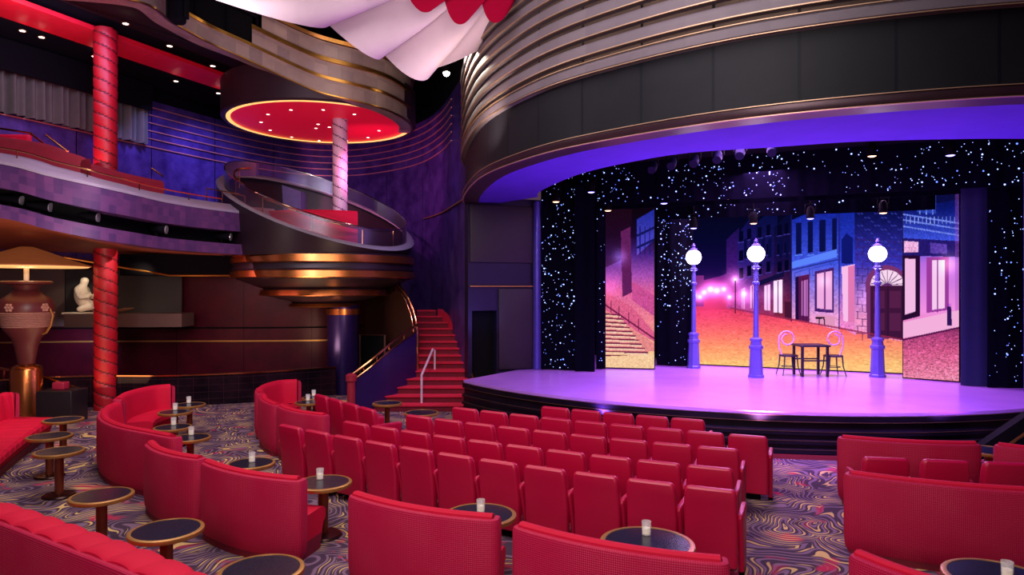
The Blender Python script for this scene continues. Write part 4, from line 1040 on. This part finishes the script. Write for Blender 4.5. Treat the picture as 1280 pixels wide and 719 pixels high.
# red stringer against the wall
A_ = [PD(rgt[i] + 2, 16.8 + i * .27, .75 + .152 * (i + 1) + .03) for i in range(9)]
m = MB(); m.strip(A_, [Vector((p.x, p.y, p.z - .5)) for p in A_]); m.strip(A_, [p + cw(.12, .1) for p in A_]); m.build('stringer', REDC, ST, recalc=False)
m = MB(); m.tube([PD(588, 16.4, .78), PD(592, 15.9, .62), PD(609, 15.0, .06)], .022, 6); m.build('stringer_edge', GOLD, ST)
m = MB(); q = [PD(588, 16.4, .76), PD(610, 15.0, .02), PD(601, 15.0, .02), PD(583, 16.4, .76)]; m.add(q + [Vector((p.x, p.y, 0)) for p in q], [(0, 1, 2, 3), (0, 1, 5, 4), (2, 3, 7, 6)]); m.build('side_stringer', REDC, ST)
# purple balustrade wall with brass rail
VW = M('violet_balustrade', (40, 18, 78), rough=.35, metal=.2)
BL = [PD(440, 14.9, .0), PD(466, 15.1, 0), PD(492, 15.6, 0), PD(521, 16.4, 0)]
tops = [.68, 1.0, 1.35, 1.68]
m = MB(); up_ = [Vector((p.x, p.y, t)) for p, t in zip(BL, tops)]; m.strip(BL, up_); bk = [p + cw(-.02, .12) for p in up_]; m.strip(up_, bk); m.strip(bk, [Vector((p.x, p.y, 0)) for p in bk]); m.build('balustrade', VW, ST)
m = MB(); m.tube([p + Vector((0, 0, .17)) for p in spline(up_, 16)], .03, 8); hr_ = m.build('handrail', BRASS, ST)
m = MB(); m.tube([p + Vector((0, 0, .03)) for p in spline(up_, 16)], .022, 8); m.build('lower_rail', BRASS, ST)
for p in spline(up_, 6)[1:]:
    m = MB(); m.tube([p + Vector((0, 0, .02)), p + Vector((0, 0, .17))], .014, 6); m.build('baluster', BRASS, ST)
nw = PD(439, 14.85, 0); m = MB(); m.lathe([(.09, 0), (.09, .7), (.12, .72), (.12, .84), (.07, .88), (0, .88)], nw, 16); m.build('newel_post', M('red_newel', (150, 30, 50), rough=.4), ST)
# curved gold edged wall of the upper flight
cu = [P(497, 357, 17.6), P(508, 370, 17.3), P(516, 388, 17.1), P(521, 408, 16.9), P(522, 432, 16.8), P(522, 462, 16.8)]
cs_ = spline(cu, 20); m = MB(); m.tube(cs_, .035, 8); m.build('curved_rail', BRASS, ST)
m = MB(); m.tube([p + cw(-.09, 0) for p in cs_[:14]], .018, 8); m.build('curved_rail_inner', BRASS, ST)
wl_ = [PD(456, 19.6, 0), PD(478, 18.8, 0), PD(500, 18.0, 0), PD(520, 17.0, 0)]
zt_ = [2.75, 2.8, 2.75, 1.8]
m = MB(); ws = spline(wl_, 12); m.strip(ws, [Vector((p.x, p.y, np.interp(i, [0, 5, 8, 11], [2.9, 2.85, 2.6, 1.5]))) for i, p in enumerate(ws)])
m.build('inner_wall', M('brown_stair_wall', (58, 30, 26), rough=.45, metal=.2), ST, recalc=False)
q0, q1 = PD(450, 18.6, 0), PD(481, 18.4, 0); mid = (q0 + q1) / 2; t = q1 - q0
m = MB(); m.box((mid.x, mid.y, .72), (t.length, .1, 1.44), atan2(t.y, t.x)); r = m.build('door_2', BLACK, smooth=False); struct(r)
m = MB(); m.tube([PD(450, 18.5, 0), PD(450, 18.5, 1.47), PD(481, 18.3, 1.47), PD(481, 18.3, 0)], .03, 6); m.build('door_frame', M('brown_frame', (80, 46, 36), rough=.4), r)
# centre handrail
a_, b_, c_ = PD(527, 15.35, .15), PD(527, 15.35, .78), PD(541, 16.6, 1.25)
rail('stair_handrail', 'thin chrome handrail standing in the middle of the red stairs', [a_, b_, b_.lerp(c_, .5), c_, PD(543.5, 16.65, 1.22), PD(543.5, 16.65, .75)], .026, mat=M('pale_steel', (226, 196, 212), rough=.3, metal=.3))
# mirrored stair on the right side of the stage
m = MB(); q = [P(1222, 562, 10.3), P(1290, 516, 10.3), P(1290, 575, 10.3), P(1222, 575, 10.3)]
m.add(q + [p + cw(.1, .25) for p in q], [(0, 1, 2, 3), (7, 6, 5, 4), (0, 4, 5, 1), (3, 0, 4, 7)])
r = m.build('stage_stair', BLACK, smooth=False); tag(r, 'dark sloping stair side in front of the stage at the right', 'stairs')
m = MB(); m.tube([P(1262, 556, 10.2), P(1295, 533, 10.2)], .02, 6); m.build('gold_edge', GOLD, r)

# ================================================================ canopy of draped cloth
CAN = thing('draped_canopy', 'white scalloped fabric canopy with red petal tips under the ceiling', 'canopy', P(600, -60, 11.5))
WH = M('ivory_cloth', (188, 162, 174), rough=.9, var=.05, spec=.05)
RP = M('red_cloth', (112, 2, 30), rough=.9, var=.1, spec=.03)
apex = P(696, -140, 10.5)
def petal(ca, cb, bot, mat, name, bulge=.35, s0=.0, ns=22, ntt=20, valley=.14):
    ca, cb, bot = Vector(ca), Vector(cb), Vector(bot); grid = []
    mid = (ca + cb) / 2; off = bot - mid
    for i in range(ns + 1):
        s_ = s0 + (1 - s0) * i / ns; row = []
        for j in range(ntt + 1):
            t_ = -1 + 2 * j / ntt; w_ = (1 - abs(t_) ** 2.2)
            rim = ca.lerp(cb, (t_ + 1) / 2) + off * w_
            p = apex.lerp(rim, s_)
            p = p + Vector((0, 0, -1)) * bulge * w_ * sin(pi * min(s_, .999)) * .9 + Vector((0, 0, .0))
            row.append(p)
        grid.append(row)
    m = MB(); m.loft(grid, cap=False, closed=False); return m.build(name, mat, CAN, recalc=False)
cus = [P(268, 0, 11.2), P(408, 29, 11.6), P(477, 65, 12.0), P(541, 87, 12.4), P(640, 30, 12.9), P(700, -40, 13)]
bots = [P(378, 32, 11.2), P(462, 71, 11.6), P(520, 100, 12.0), P(600, 62, 12.7), P(680, 0, 13)]
for i in range(5): petal(cus[i], cus[i + 1], bots[i], WH, 'white_petal')
reds = [((508, -8), (552, -8), (532, 16)), ((553, -12), (604, -12), (575, 31)), ((600, -12), (648, -8), (618, 29)), ((440, -40), (506, -20), (476, -10))]
for a_, b_, t_ in reds: petal(P(a_[0], a_[1], 10.6), P(b_[0], b_[1], 10.6), P(t_[0], t_[1], 10.5), RP, 'red_petal', .2)
# ceiling lamps with bright bulbs
for px, py, d, lab in ((558, 92, 15.8, 'bright bare spotlight beside the upper left end of the proscenium'), (357, 8, 15.2, 'bright bare spotlight above the upper balcony rail')):
    p = P(px, py, d); r = thing('house_spotlight', lab, 'spotlight', p)
    m = MB(); m.ball(p, .075, 12, 8); m.build('bulb', m_emit('hot_bulb_%d' % px, (255, 240, 220), 30), r)
    m = MB(); m.lathe([(.1, .0), (.11, .05), (.09, .2), (.03, .26)], p + Vector((0, 0, .02)), 12); m.tube([p + Vector((0, 0, .25)), Vector((p.x, p.y, 9.8))], .015, 6); m.build('housing', BLACK, r)
p = P(222, 14, 13.2); r = thing('moving_head_light', 'black moving head light hung from the upper balcony edge', 'stage light', p)
m = MB(); m.rbox((p.x, p.y, p.z), (.26, .3, .5), .08, YAW); m.build('head', SOOT, r)
m = MB(); m.rbox((p.x, p.y, p.z + .38), (.34, .3, .2), .04, YAW); m.build('base', BLACK, r)
m = MB()
for sg in (-1, 1): o_ = cw(sg * .17, 0); m.rbox((p.x + o_.x, p.y + o_.y, p.z + .1), (.05, .16, .5), .02, YAW)
m.build('yoke', BLACK, r)

# ================================================================ theatre seats
SEAT = thing('theatre_seat', 'x', 'theatre seat')
def seat_parts(root, arms=(1,)):
    m = MB(); rings = []
    for z, hx, hy, oy in ((.09, .235, .04, .02), (.1, .245, .05, .02), (.45, .25, .055, .01), (.72, .245, .055, -.03), (.79, .24, .052, -.042), (.828, .23, .045, -.05), (.845, .215, .03, -.052), (.85, .19, .012, -.052)):
        rings.append(m.rrect(hx, hy, .035, (0, 0, 0), z, 0, 3, oy))
    m.loft(rings); m.build('backrest', RED, root)
    m = MB(); m.rbox((0, .285, .40), (.47, .43, .11), .05); m.build('seat_cushion', REDSOFT, root)
    m = MB(); m.box((0, .1, .045), (.3, .08, .09)); m.build('foot', BLACK, root)
    for sx in arms:
        m = MB(); x = sx * .27
        rings = []
        for z, hy, oy in ((.04, .15, .22), (.3, .17, .2), (.5, .21, .19), (.58, .235, .18), (.61, .225, .18), (.622, .2, .18)):
            rings.append(m.rrect(.025 if z < .615 else .018, hy, .024, (x, 0, 0), z, 0, 3, oy))
        m.loft(rings); a = m.build('armrest', RED, root)
        m = MB(); m.box((x, .2, .02), (.05, .22, .04)); m.build('arm_foot', BLACK, a)
seat_parts(SEAT, (1,))
SEATL = thing('theatre_seat', 'x', 'theatre seat'); seat_parts(SEATL, (-1, 1))
used = {'a': False, 'b': False}
ORD = ['first', 'second', 'third', 'fourth', 'fifth', 'sixth', 'seventh', 'eighth', 'ninth', 'tenth', 'eleventh']
def place_seat(p, rz, label, group, left):
    k_ = 'b' if left else 'a'; proto = SEATL if left else SEAT
    if not used[k_]:
        used[k_] = True; proto.location = p; proto.rotation_euler = (0, 0, rz); proto['label'] = label; proto['group'] = group; return
    dup(proto, p, rz, label, group)
ROWS = [((-.80, 6.76), (-6.46, 7.5), 11, 'in the row nearest the round tables'), ((-.90, 7.55), (-5.78, 8.05), 10, 'in the second row from the tables'),
        ((-.92, 8.48), (-5.22, 8.83), 9, 'in the third row from the tables'), ((-.64, 9.33), (-4.88, 9.67), 9, 'in the fourth row from the tables'), ((-1.52, 10.15), (-3.6, 10.3), 5, 'in the short row nearest the stage')]
for (r0, l0, n_, nm) in ROWS:
    for i in range(n_):
        f_ = i / (n_ - 1); x = r0[0] + (l0[0] - r0[0]) * f_
        lin_y = r0[1] + (l0[1] - r0[1]) * f_; sag = .024 * ((l0[0] - r0[0]) ** 2) * f_ * (1 - f_)
        y = lin_y - sag * .9
        slope = (l0[1] - r0[1]) / (l0[0] - r0[0]) + .024 * (l0[0] - r0[0]) * (2 * f_ - 1) * .9
        place_seat((x, y, 0), math.atan(slope), 'red theatre seat, %s from the right aisle %s' % (ORD[i], nm), 'red seats ' + nm, i == n_ - 1)
w0, w1 = FZ(459, 509, .85), FZ(412, 496, .85)
wd = (w1 - w0); wd.z = 0; wa = atan2(-wd.y, -wd.x); wd.normalize()
for i in range(4):
    p = w0 - wd * .1 + wd * .555 * i; place_seat((p.x, p.y, 0), wa, 'red theatre seat, %s from the right in the four seat row before the stairs' % ORD[i], 'red seats before the stairs', i == 3)
for i, (px, py) in enumerate(((1105, 571), (1179, 574), (1256, 577))):
    p = FZ(px, py, .85); place_seat((p.x, p.y, 0), .22, 'red theatre seat, %s from the left between the two right banquettes' % ORD[i], 'red seats at the right', i == 0)

# ================================================================ banquettes
def banquette(label, path, group='crimson banquettes', side=1, H=.85, wrap=.07, seat_d=.62, ribs=0, thick=.0, z=0.0):
    """path = back line on the floor; the seat lies to `side` of travel (left = 1)"""
    path = even([Vector((p[0], p[1], z)) for p in path], 28)
    t0 = (path[1] - path[0]).normalized(); t1 = (path[-1] - path[-2]).normalized()
    n0 = Vector((-t0.y, t0.x, 0)) * side; n1 = Vector((-t1.y, t1.x, 0)) * side
    shell = [path[0] + n0 * wrap * 2.2, path[0] + n0 * wrap]
    for a in (.3, .6, .9, 1.2): shell.append(path[0] + t0 * .12 * (1 - cos(a)) + n0 * wrap * (1 - sin(a)) )
    mid_ = [p for p in path[3:-3]]
    shell += mid_
    for a in (1.2, .9, .6, .3): shell.append(path[-1] - t1 * .12 * (1 - cos(a)) + n1 * wrap * (1 - sin(a)))
    shell += [path[-1] + n1 * wrap, path[-1] + n1 * wrap * 2.2]
    c0 = path[len(path) // 2]
    root = thing('banquette', label, 'banquette', (c0.x, c0.y, z), group)
    m = MB(); m.sweep(shell, [(.05, .03), (.012, .1), (0, .22), (0, H - .05), (.012, H - .02), (.03, H - .012), (.05, H - .012), (.07, .03)], side=side); m.build('shell', WOVEN, root)
    inner = even(path, 200)[4:-4] if ribs else path[1:-1]
    mod = (lambda L: -.03 * (1 - abs(sin(pi * L / ribs)) ** .5)) if ribs else None
    k_ = thick
    m = MB(); m.sweep(inner, [(.045, .40), (.045, H - .02), (.05, H + .005), (.075, H + .022), (.115 + k_, H + .018), (.15 + k_, H - .01), (.165 + k_, H - .06), (.19 + k_, .6), (.21 + k_, .42), (.21 + k_, .40)], side=side, mod=mod); bkr = m.build('backrest', REDSOFT, root)
    m = MB(); m.sweep(inner, [(.06, .16), (.06, .42), (.5, .43), (seat_d - .04, .42), (seat_d, .38), (seat_d, .30), (seat_d - .05, .26), (seat_d - .08, .16)], side=side, mod=mod); m.build('seat', REDSOFT, root)
    m = MB(); m.sweep(path[1:-1], [(.03, 0), (.03, .16), (seat_d - .07, .16), (seat_d - .12, 0)], side=side); m.build('plinth', PLINTH, root)
    return root
def bq(label, pts, bow=.12, **kw):
    """two end points of the back's top edge read in the photo; travel left to right, seat beyond"""
    a, b2 = [FZ(x, y, .85) for x, y in pts]; a.z = b2.z = 0
    t = (b2 - a); n_ = Vector((-t.y, t.x, 0)).normalized()
    path = [a.lerp(b2, i / 12) + n_ * (-bow * (1 - (2 * i / 12 - 1) ** 2) + 0) for i in range(13)]
    return banquette(label, path, **kw)
bq('woven crimson banquette, front centre left, beside the carpet gap', ((430, 618), (622, 651)))
bq('woven crimson banquette at the bottom centre below the clear table glass', ((635, 657), (914, 706)))
bq('crimson banquette left of the aisle with its seat end showing', ((247, 577), (374, 602)))
bq('narrower crimson banquette between the curved sofa and the aisle banquette', ((178, 553), (246, 575)))
r1 = FZ(1048, 547, .85); r2 = FZ(1231, 556, .85)
bq('woven crimson banquette nearest the stage at the right', ((1046, 547), (1231, 556)))
bq('crimson banquette cut by the right picture edge, nearest the stage', ((1240, 556), (1420, 572)))
bq('large woven crimson banquette behind the right theatre seats', ((1053, 592), (1330, 617)))
bq('crimson banquette at the bottom right corner before the round table', ((1054, 690), (1330, 770)))
def arc(pts): return [(p.x, p.y) for p in spline([FZ(x, y, .85) for x, y in pts], 20)]
banquette('curved crimson sofa bulging to the left beside the small tables', arc(((214, 548), (178, 541), (140, 533), (121, 522), (126, 510), (146, 503))), side=-1, group='crimson banquettes')
banquette('curved crimson sofa facing the tables beside the red column', arc(((139, 500), (152, 492), (185, 484), (217, 481))), side=-1)
bq('crimson banquette in the far group with its back to the seat rows', ((344, 507), (404, 520)))
banquette('short crimson sofa turning the corner of the far group', arc(((341, 507), (330, 503), (323, 498), (322, 493))), side=-1, seat_d=.42)
banquette('far crimson sofa facing right beside the low partition', arc(((318, 492), (321, 484), (345, 477), (376, 475))), side=-1)
# long left wall sofas
zz = [FZ(-60, 505, .9), FZ(-10, 493, .9), FZ(22, 497, .9)]
banquette('long red tufted wall sofa at the left edge beside small tables', [(p.x, p.y) for p in spline([FZ(-150, 560, .85), FZ(-70, 520, .85), FZ(-10, 495, .85), FZ(20, 490, .85)], 16)], side=-1, seat_d=.95, ribs=.3, H=.85)
banquette('red channelled sofa in the bottom left corner', [(p.x, p.y) for p in spline([FZ(-140, 622, .85), FZ(-60, 636, .85), FZ(0, 655, .85), FZ(80, 686, .85), FZ(175, 724, .85), FZ(260, 775, .85)], 20)], side=1, ribs=.34, thick=.16)

# ================================================================ round tables and glasses
TZ = .6
TAB = thing('cocktail_table', 'x', 'table'); 
def table_parts(root, R):
    m = MB(); m.lathe([(R - .03, TZ - .035), (R - .035, TZ - .004), (0.0, TZ - .002), (0, TZ - .03)], (0, 0, 0), 40); m.build('table_top', TABLETOP, root)
    m = MB(); m.lathe([(R - .04, TZ - .04), (R - .008, TZ - .042), (R, TZ - .025), (R - .004, TZ - .006), (R - .016, TZ), (R - .037, TZ), (R - .04, TZ - .012)], (0, 0, 0), 40, open_=True); m.build('gold_rim', GOLDDULL, root)
    m = MB(); m.lathe([(.055, .03), (.055, .54), (.1, .56), (.1, .57)], (0, 0, 0), 20); m.build('pole', POLE, root)
    m = MB(); m.lathe([(.2, 0), (.205, .012), (.19, .03), (.06, .04), (.05, .04)], (0, 0, 0), 28); m.build('base', M('dark_base_ring', (52, 22, 22), rough=.3, metal=.6), root)
table_parts(TAB, .315)
CUP = thing('votive_glass', 'x', 'glass')
m = MB(); m.lathe([(.03, 0), (.038, .004), (.042, .12), (.039, .12), (.035, .012), (.001, .012)], (0, 0, 0), 18); m.build('cup', GLASS, CUP)
m = MB(); m.lathe([(.031, .013), (.033, .062), (.001, .066)], (0, 0, 0), 14); m.build('candle', WAX, CUP)
TABLES = [((208, 662), .315, 'round cocktail table nearest the camera left of the aisle banquettes', 0), ((127, 619), .305, 'round cocktail table with tilted looking top beside the bottom left sofa', 0),
          ((327, 712), .32, 'round cocktail table cut off by the bottom picture edge', 0), ((74, 564), .3, 'round cocktail table with visible ring base before the left wall sofa', 0),
          ((62, 545), .3, 'round cocktail table at the tip of the left wall sofa', 0), ((79, 524.5), .3, 'farthest round cocktail table beside the left wall sofa', 0),
          ((404, 603), .315, 'round cocktail table in the gap before the nearest seat row', (400, 594)), ((600, 643), .35, 'round table behind the front centre left banquette', (601, 634)),
          ((809, 678), .4, 'large round table behind the bottom centre banquette', (808, 662)), ((314, 579), .285, 'round cocktail table beyond the narrow banquette', (315, 573)),
          ((238, 547), .28, 'round cocktail table nearest of the four inside the curved sofa', (239, 540)), ((216, 534), .28, 'second nearest round table inside the curved sofa', (217, 528)),
          ((219, 515), .28, 'third round table inside the curved sofa', (219, 509)), ((237, 506), .28, 'farthest round table inside the curved sofa', (236, 501)),
          ((386, 503), .26, 'nearer round table inside the far sofa group', (385, 498)), ((394, 497), .26, 'farther round table inside the far sofa group', (391, 491.5)),
          ((484, 504), .28, 'round table left at the foot of the red stairs', 0), ((527, 516), .3, 'round table right at the foot of the red stairs', 0), ((1250, 722), .38, 'round table at the bottom right picture corner', (1259, 714)), ((1236, 563), .3, 'round table glimpsed between the two right banquettes', 0)]
first = True; cfirst = True
for (px, py), R, lab, gl in TABLES:
    p = FZ(px, py, TZ); s_ = R / .315
    if first: t = TAB; t.location = (p.x, p.y, 0); t['label'] = lab; t['group'] = 'round cocktail tables'; first = False
    else: t = dup(TAB, (p.x, p.y, 0), 0, lab, 'round cocktail tables')
    t.scale = (s_, s_, 1)
    if gl:
        q = FZ(gl[0], gl[1] + 0, TZ + .05); v = Vector((q.x - p.x, q.y - p.y, 0))
        if v.length > R * .7: v = v.normalized() * R * .6
        loc = (p.x + v.x, p.y + v.y, TZ - .001); l2 = 'clear candle glass standing on the ' + lab.replace('round cocktail ', '').replace('round ', '')
        l2 = ' '.join(l2.split()[:16])
        if cfirst: CUP.location = loc; CUP['label'] = l2; CUP['group'] = 'candle glasses'; cfirst = False; c2 = CUP
        else: c2 = dup(CUP, loc, 0, l2, 'candle glasses')

# ================================================================ light
def area(name, loc, target, size, energy, color, sy=None, spread=None):
    l = bpy.data.lights.new(name, 'AREA'); l.energy = energy; l.color = color; l.size = size
    if sy: l.shape = 'RECTANGLE'; l.size_y = sy
    if spread: l.spread = radians(spread)
    o = bpy.data.objects.new(name, l); col.objects.link(o); o.location = loc
    o.rotation_euler = (Vector(target) - Vector(loc)).to_track_quat('-Z', 'Y').to_euler(); return o
def spot(name, loc, target, energy, color, angle=50, blend=.6, r=.05):
    l = bpy.data.lights.new(name, 'SPOT'); l.energy = energy; l.color = color; l.spot_size = radians(angle); l.spot_blend = blend; l.shadow_soft_size = r
    o = bpy.data.objects.new(name, l); col.objects.link(o); o.location = loc
    o.rotation_euler = (Vector(target) - Vector(loc)).to_track_quat('-Z', 'Y').to_euler(); return o
area('house_fill', (-3, 4.5, 8.8), (-3.2, 6.5, 0), 6, 620, (1, .93, .93))  # overhead fill added above the seating, no fixture modelled
area('house_fill', (-9, 7, 7.4), (-9, 7.5, 0), 3, 190, (1, .92, .92))
area('stage_wash', (-.8, 15.0, 5.3), (-.6, 15.0, .7), 7, 520, (.66, .3, 1), sy=.8)
area('stage_wash', (-.2, 17.2, 4.9), (-.2, 15.6, .7), 5, 400, (.78, .42, 1), sy=.5)
area('stage_front_fill', (-.5, 9.8, 4.4), (-.5, 13.4, .7), 5, 300, (.55, .3, 1), sy=.4, spread=75)  # added area light facing away from the camera, nothing real hangs here
for x, y, cc, e in ((-5.9, 13.3, (.03, .02, 1), 300), (-3.2, 12.0, (.3, .12, 1), 480), (-.6, 11.75, (1, .36, 1), 900), (2.4, 12.7, (.3, .08, 1), 560)):
    v = Vector((x - SC[0], y - SC[1], 0)).normalized() * .3
    spot('arch_fill_spot', (x + v.x, y + v.y, .5), (x * .95, y - .6, 4.8), e, cc, 150, 1.0, .06)  # unseen spots added to colour the soffit from below
for px, py, d, e in ((205, 112, 17.6, 300), (262, 122, 19.0, 480), (150, 140, 17.0, 60), (310, 150, 19.5, 130)):
    p = P(px, py, d); q = P(px + 4, py + 90, d + 1.6); spot('blue_wall_wash', p, q, e, (.3, .28, 1), 85, .9, .05)
area('violet_balcony_wash', (-13.5, 9.5, 7.9), (-17, 9.5, 5.5), 1.5, 60, (.55, .42, 1))
area('curtain_light', (-14.2, 8.5, 8.0), (-16.8, 9.5, 7.0), 1.2, 22, (1, .92, .85))
area('red_beam_glow', (-14.4, 10, 5.6), (-15.2, 10.5, 8.2), 1.0, 50, (1, .25, .3), sy=6)  # hidden area light added below the beam to redden it
area('under_balcony_warm', (-13.2, 7.6, 1.3), (-13.4, 8.2, 3.7), 1.0, 42, (1, .55, .3), sy=6)  # hidden upward light added to warm the balcony soffit
area('balcony_front_light', (-8.5, 7.5, 6.5), (-12.5, 10.5, 4.2), 1.5, 85, (.88, .68, 1))
area('rear_fill', (0, -4, 4.6), (-2.5, 5, .4), 4, 100, (1, .93, .93), spread=80)  # fill added behind the camera to brighten the banquette backs
spot('statue_light', PD(125, 16.6, 3.45), PD(101, 17.6, 2.5), 95, (1, .85, .65), 40)
spot('wall_grazer', PD(95, 17.0, 1.6), PD(95, 18.2, .9), 110, (.62, .68, 1), 90, .9)
spot('niche_wash', PD(180, 16.9, 3.3), PD(175, 18.2, 2.6), 30, (1, .85, .6), 80, .9)
l = bpy.data.lights.new('urn_glow', 'POINT'); l.energy = 14; l.color = (1, .75, .5); l.shadow_soft_size = .15
o = bpy.data.objects.new('urn_glow', l); col.objects.link(o); o.location = (ub_.x, ub_.y, 3.1)
area('urn_front_light', PD(40, 10.5, 3.0), PD(33, 14.6, 2.0), .8, 60, (1, .85, .8))
area('red_wall_wash', PD(280, 16.0, 3.4), PD(300, 18.5, 1.4), 2.5, 34, (1, .42, .5))
area('red_wall_wash', PD(180, 15.6, 3.45), PD(190, 18.5, 1.4), 1.5, 14, (1, .5, .55))
spot('rib_light', P(556, 60, 14.3), P(640, 60, 11.6), 560, (1, .86, .7), 130, .9, .08)
area('rib_fill', (-1, 3.0, 5.6), (-2.6, 10, 6.7), 2.0, 70, (1, .9, .86), spread=70)  # unseen area light added to brighten the fascia ribs
area('canopy_uplight', (-4.0, 6.0, 5.2), tuple(P(520, 20, 11.8)), .8, 26, (1, .86, .84), spread=80)
spot('canopy_violet', P(700, 330, 9), P(500, 50, 12.0), 220, (.4, .25, 1), 60, .9)
spot('canopy_warm', P(580, 190, 11.2), P(612, 45, 12.7), 200, (1, .86, .7), 110, .9)
spot('fascia_violet', (-3.0, 6.2, 4.2), (-3, 9.5, 5.3), 12, (.5, .4, 1), 100)
spot('upper_bands', P(420, 210, 11.0), P(400, 80, 15.6), 280, (1, .84, .7), 80, .9)
spot('ring_fill', PD(470, 13.5, 2.4), PD(400, 17, 3.2), 200, (1, .75, .5), 60, .9)  # added spot, gives the gold rings something to reflect
area('ring_glow', PD(380, 16.4, 1.2), PD(395, 17.0, 3.3), .8, 34, (1, .7, .4))  # added low area light for reflections under the gold rings
spot('platform_violet', P(560, 200, 15), PD(470, 18, 4.0), 260, (.6, .4, 1), 70, .9)
spot('corner_violet', P(520, 190, 16.0), P(520, 250, 22), 90, (.45, .22, 1), 110, .9)
spot('corner_magenta', P(450, 215, 16.6), P(490, 230, 22.5), 620, (1, .2, .6), 90, .9)
spot('stair_light', P(560, 160, 14.6), PD(535, 16.4, .8), 300, (1, .5, .7), 50, .8)
spot('flank_blue', PD(628, 14.6, 1.6), PD(602, 16.3, 2.45), 70, (.2, .16, 1), 60, .9)
spot('rose_column_light', P(455, 190, 15.2), PD(425, 17.6, 5.3), 110, (1, .75, .85), 60, .9)
wd_ = bpy.data.worlds.new('world'); scene.world = wd_; wd_.use_nodes = True
bg = wd_.node_tree.nodes['Background']; bg.inputs[0].default_value = lin((120, 88, 112)); bg.inputs[1].default_value = .42
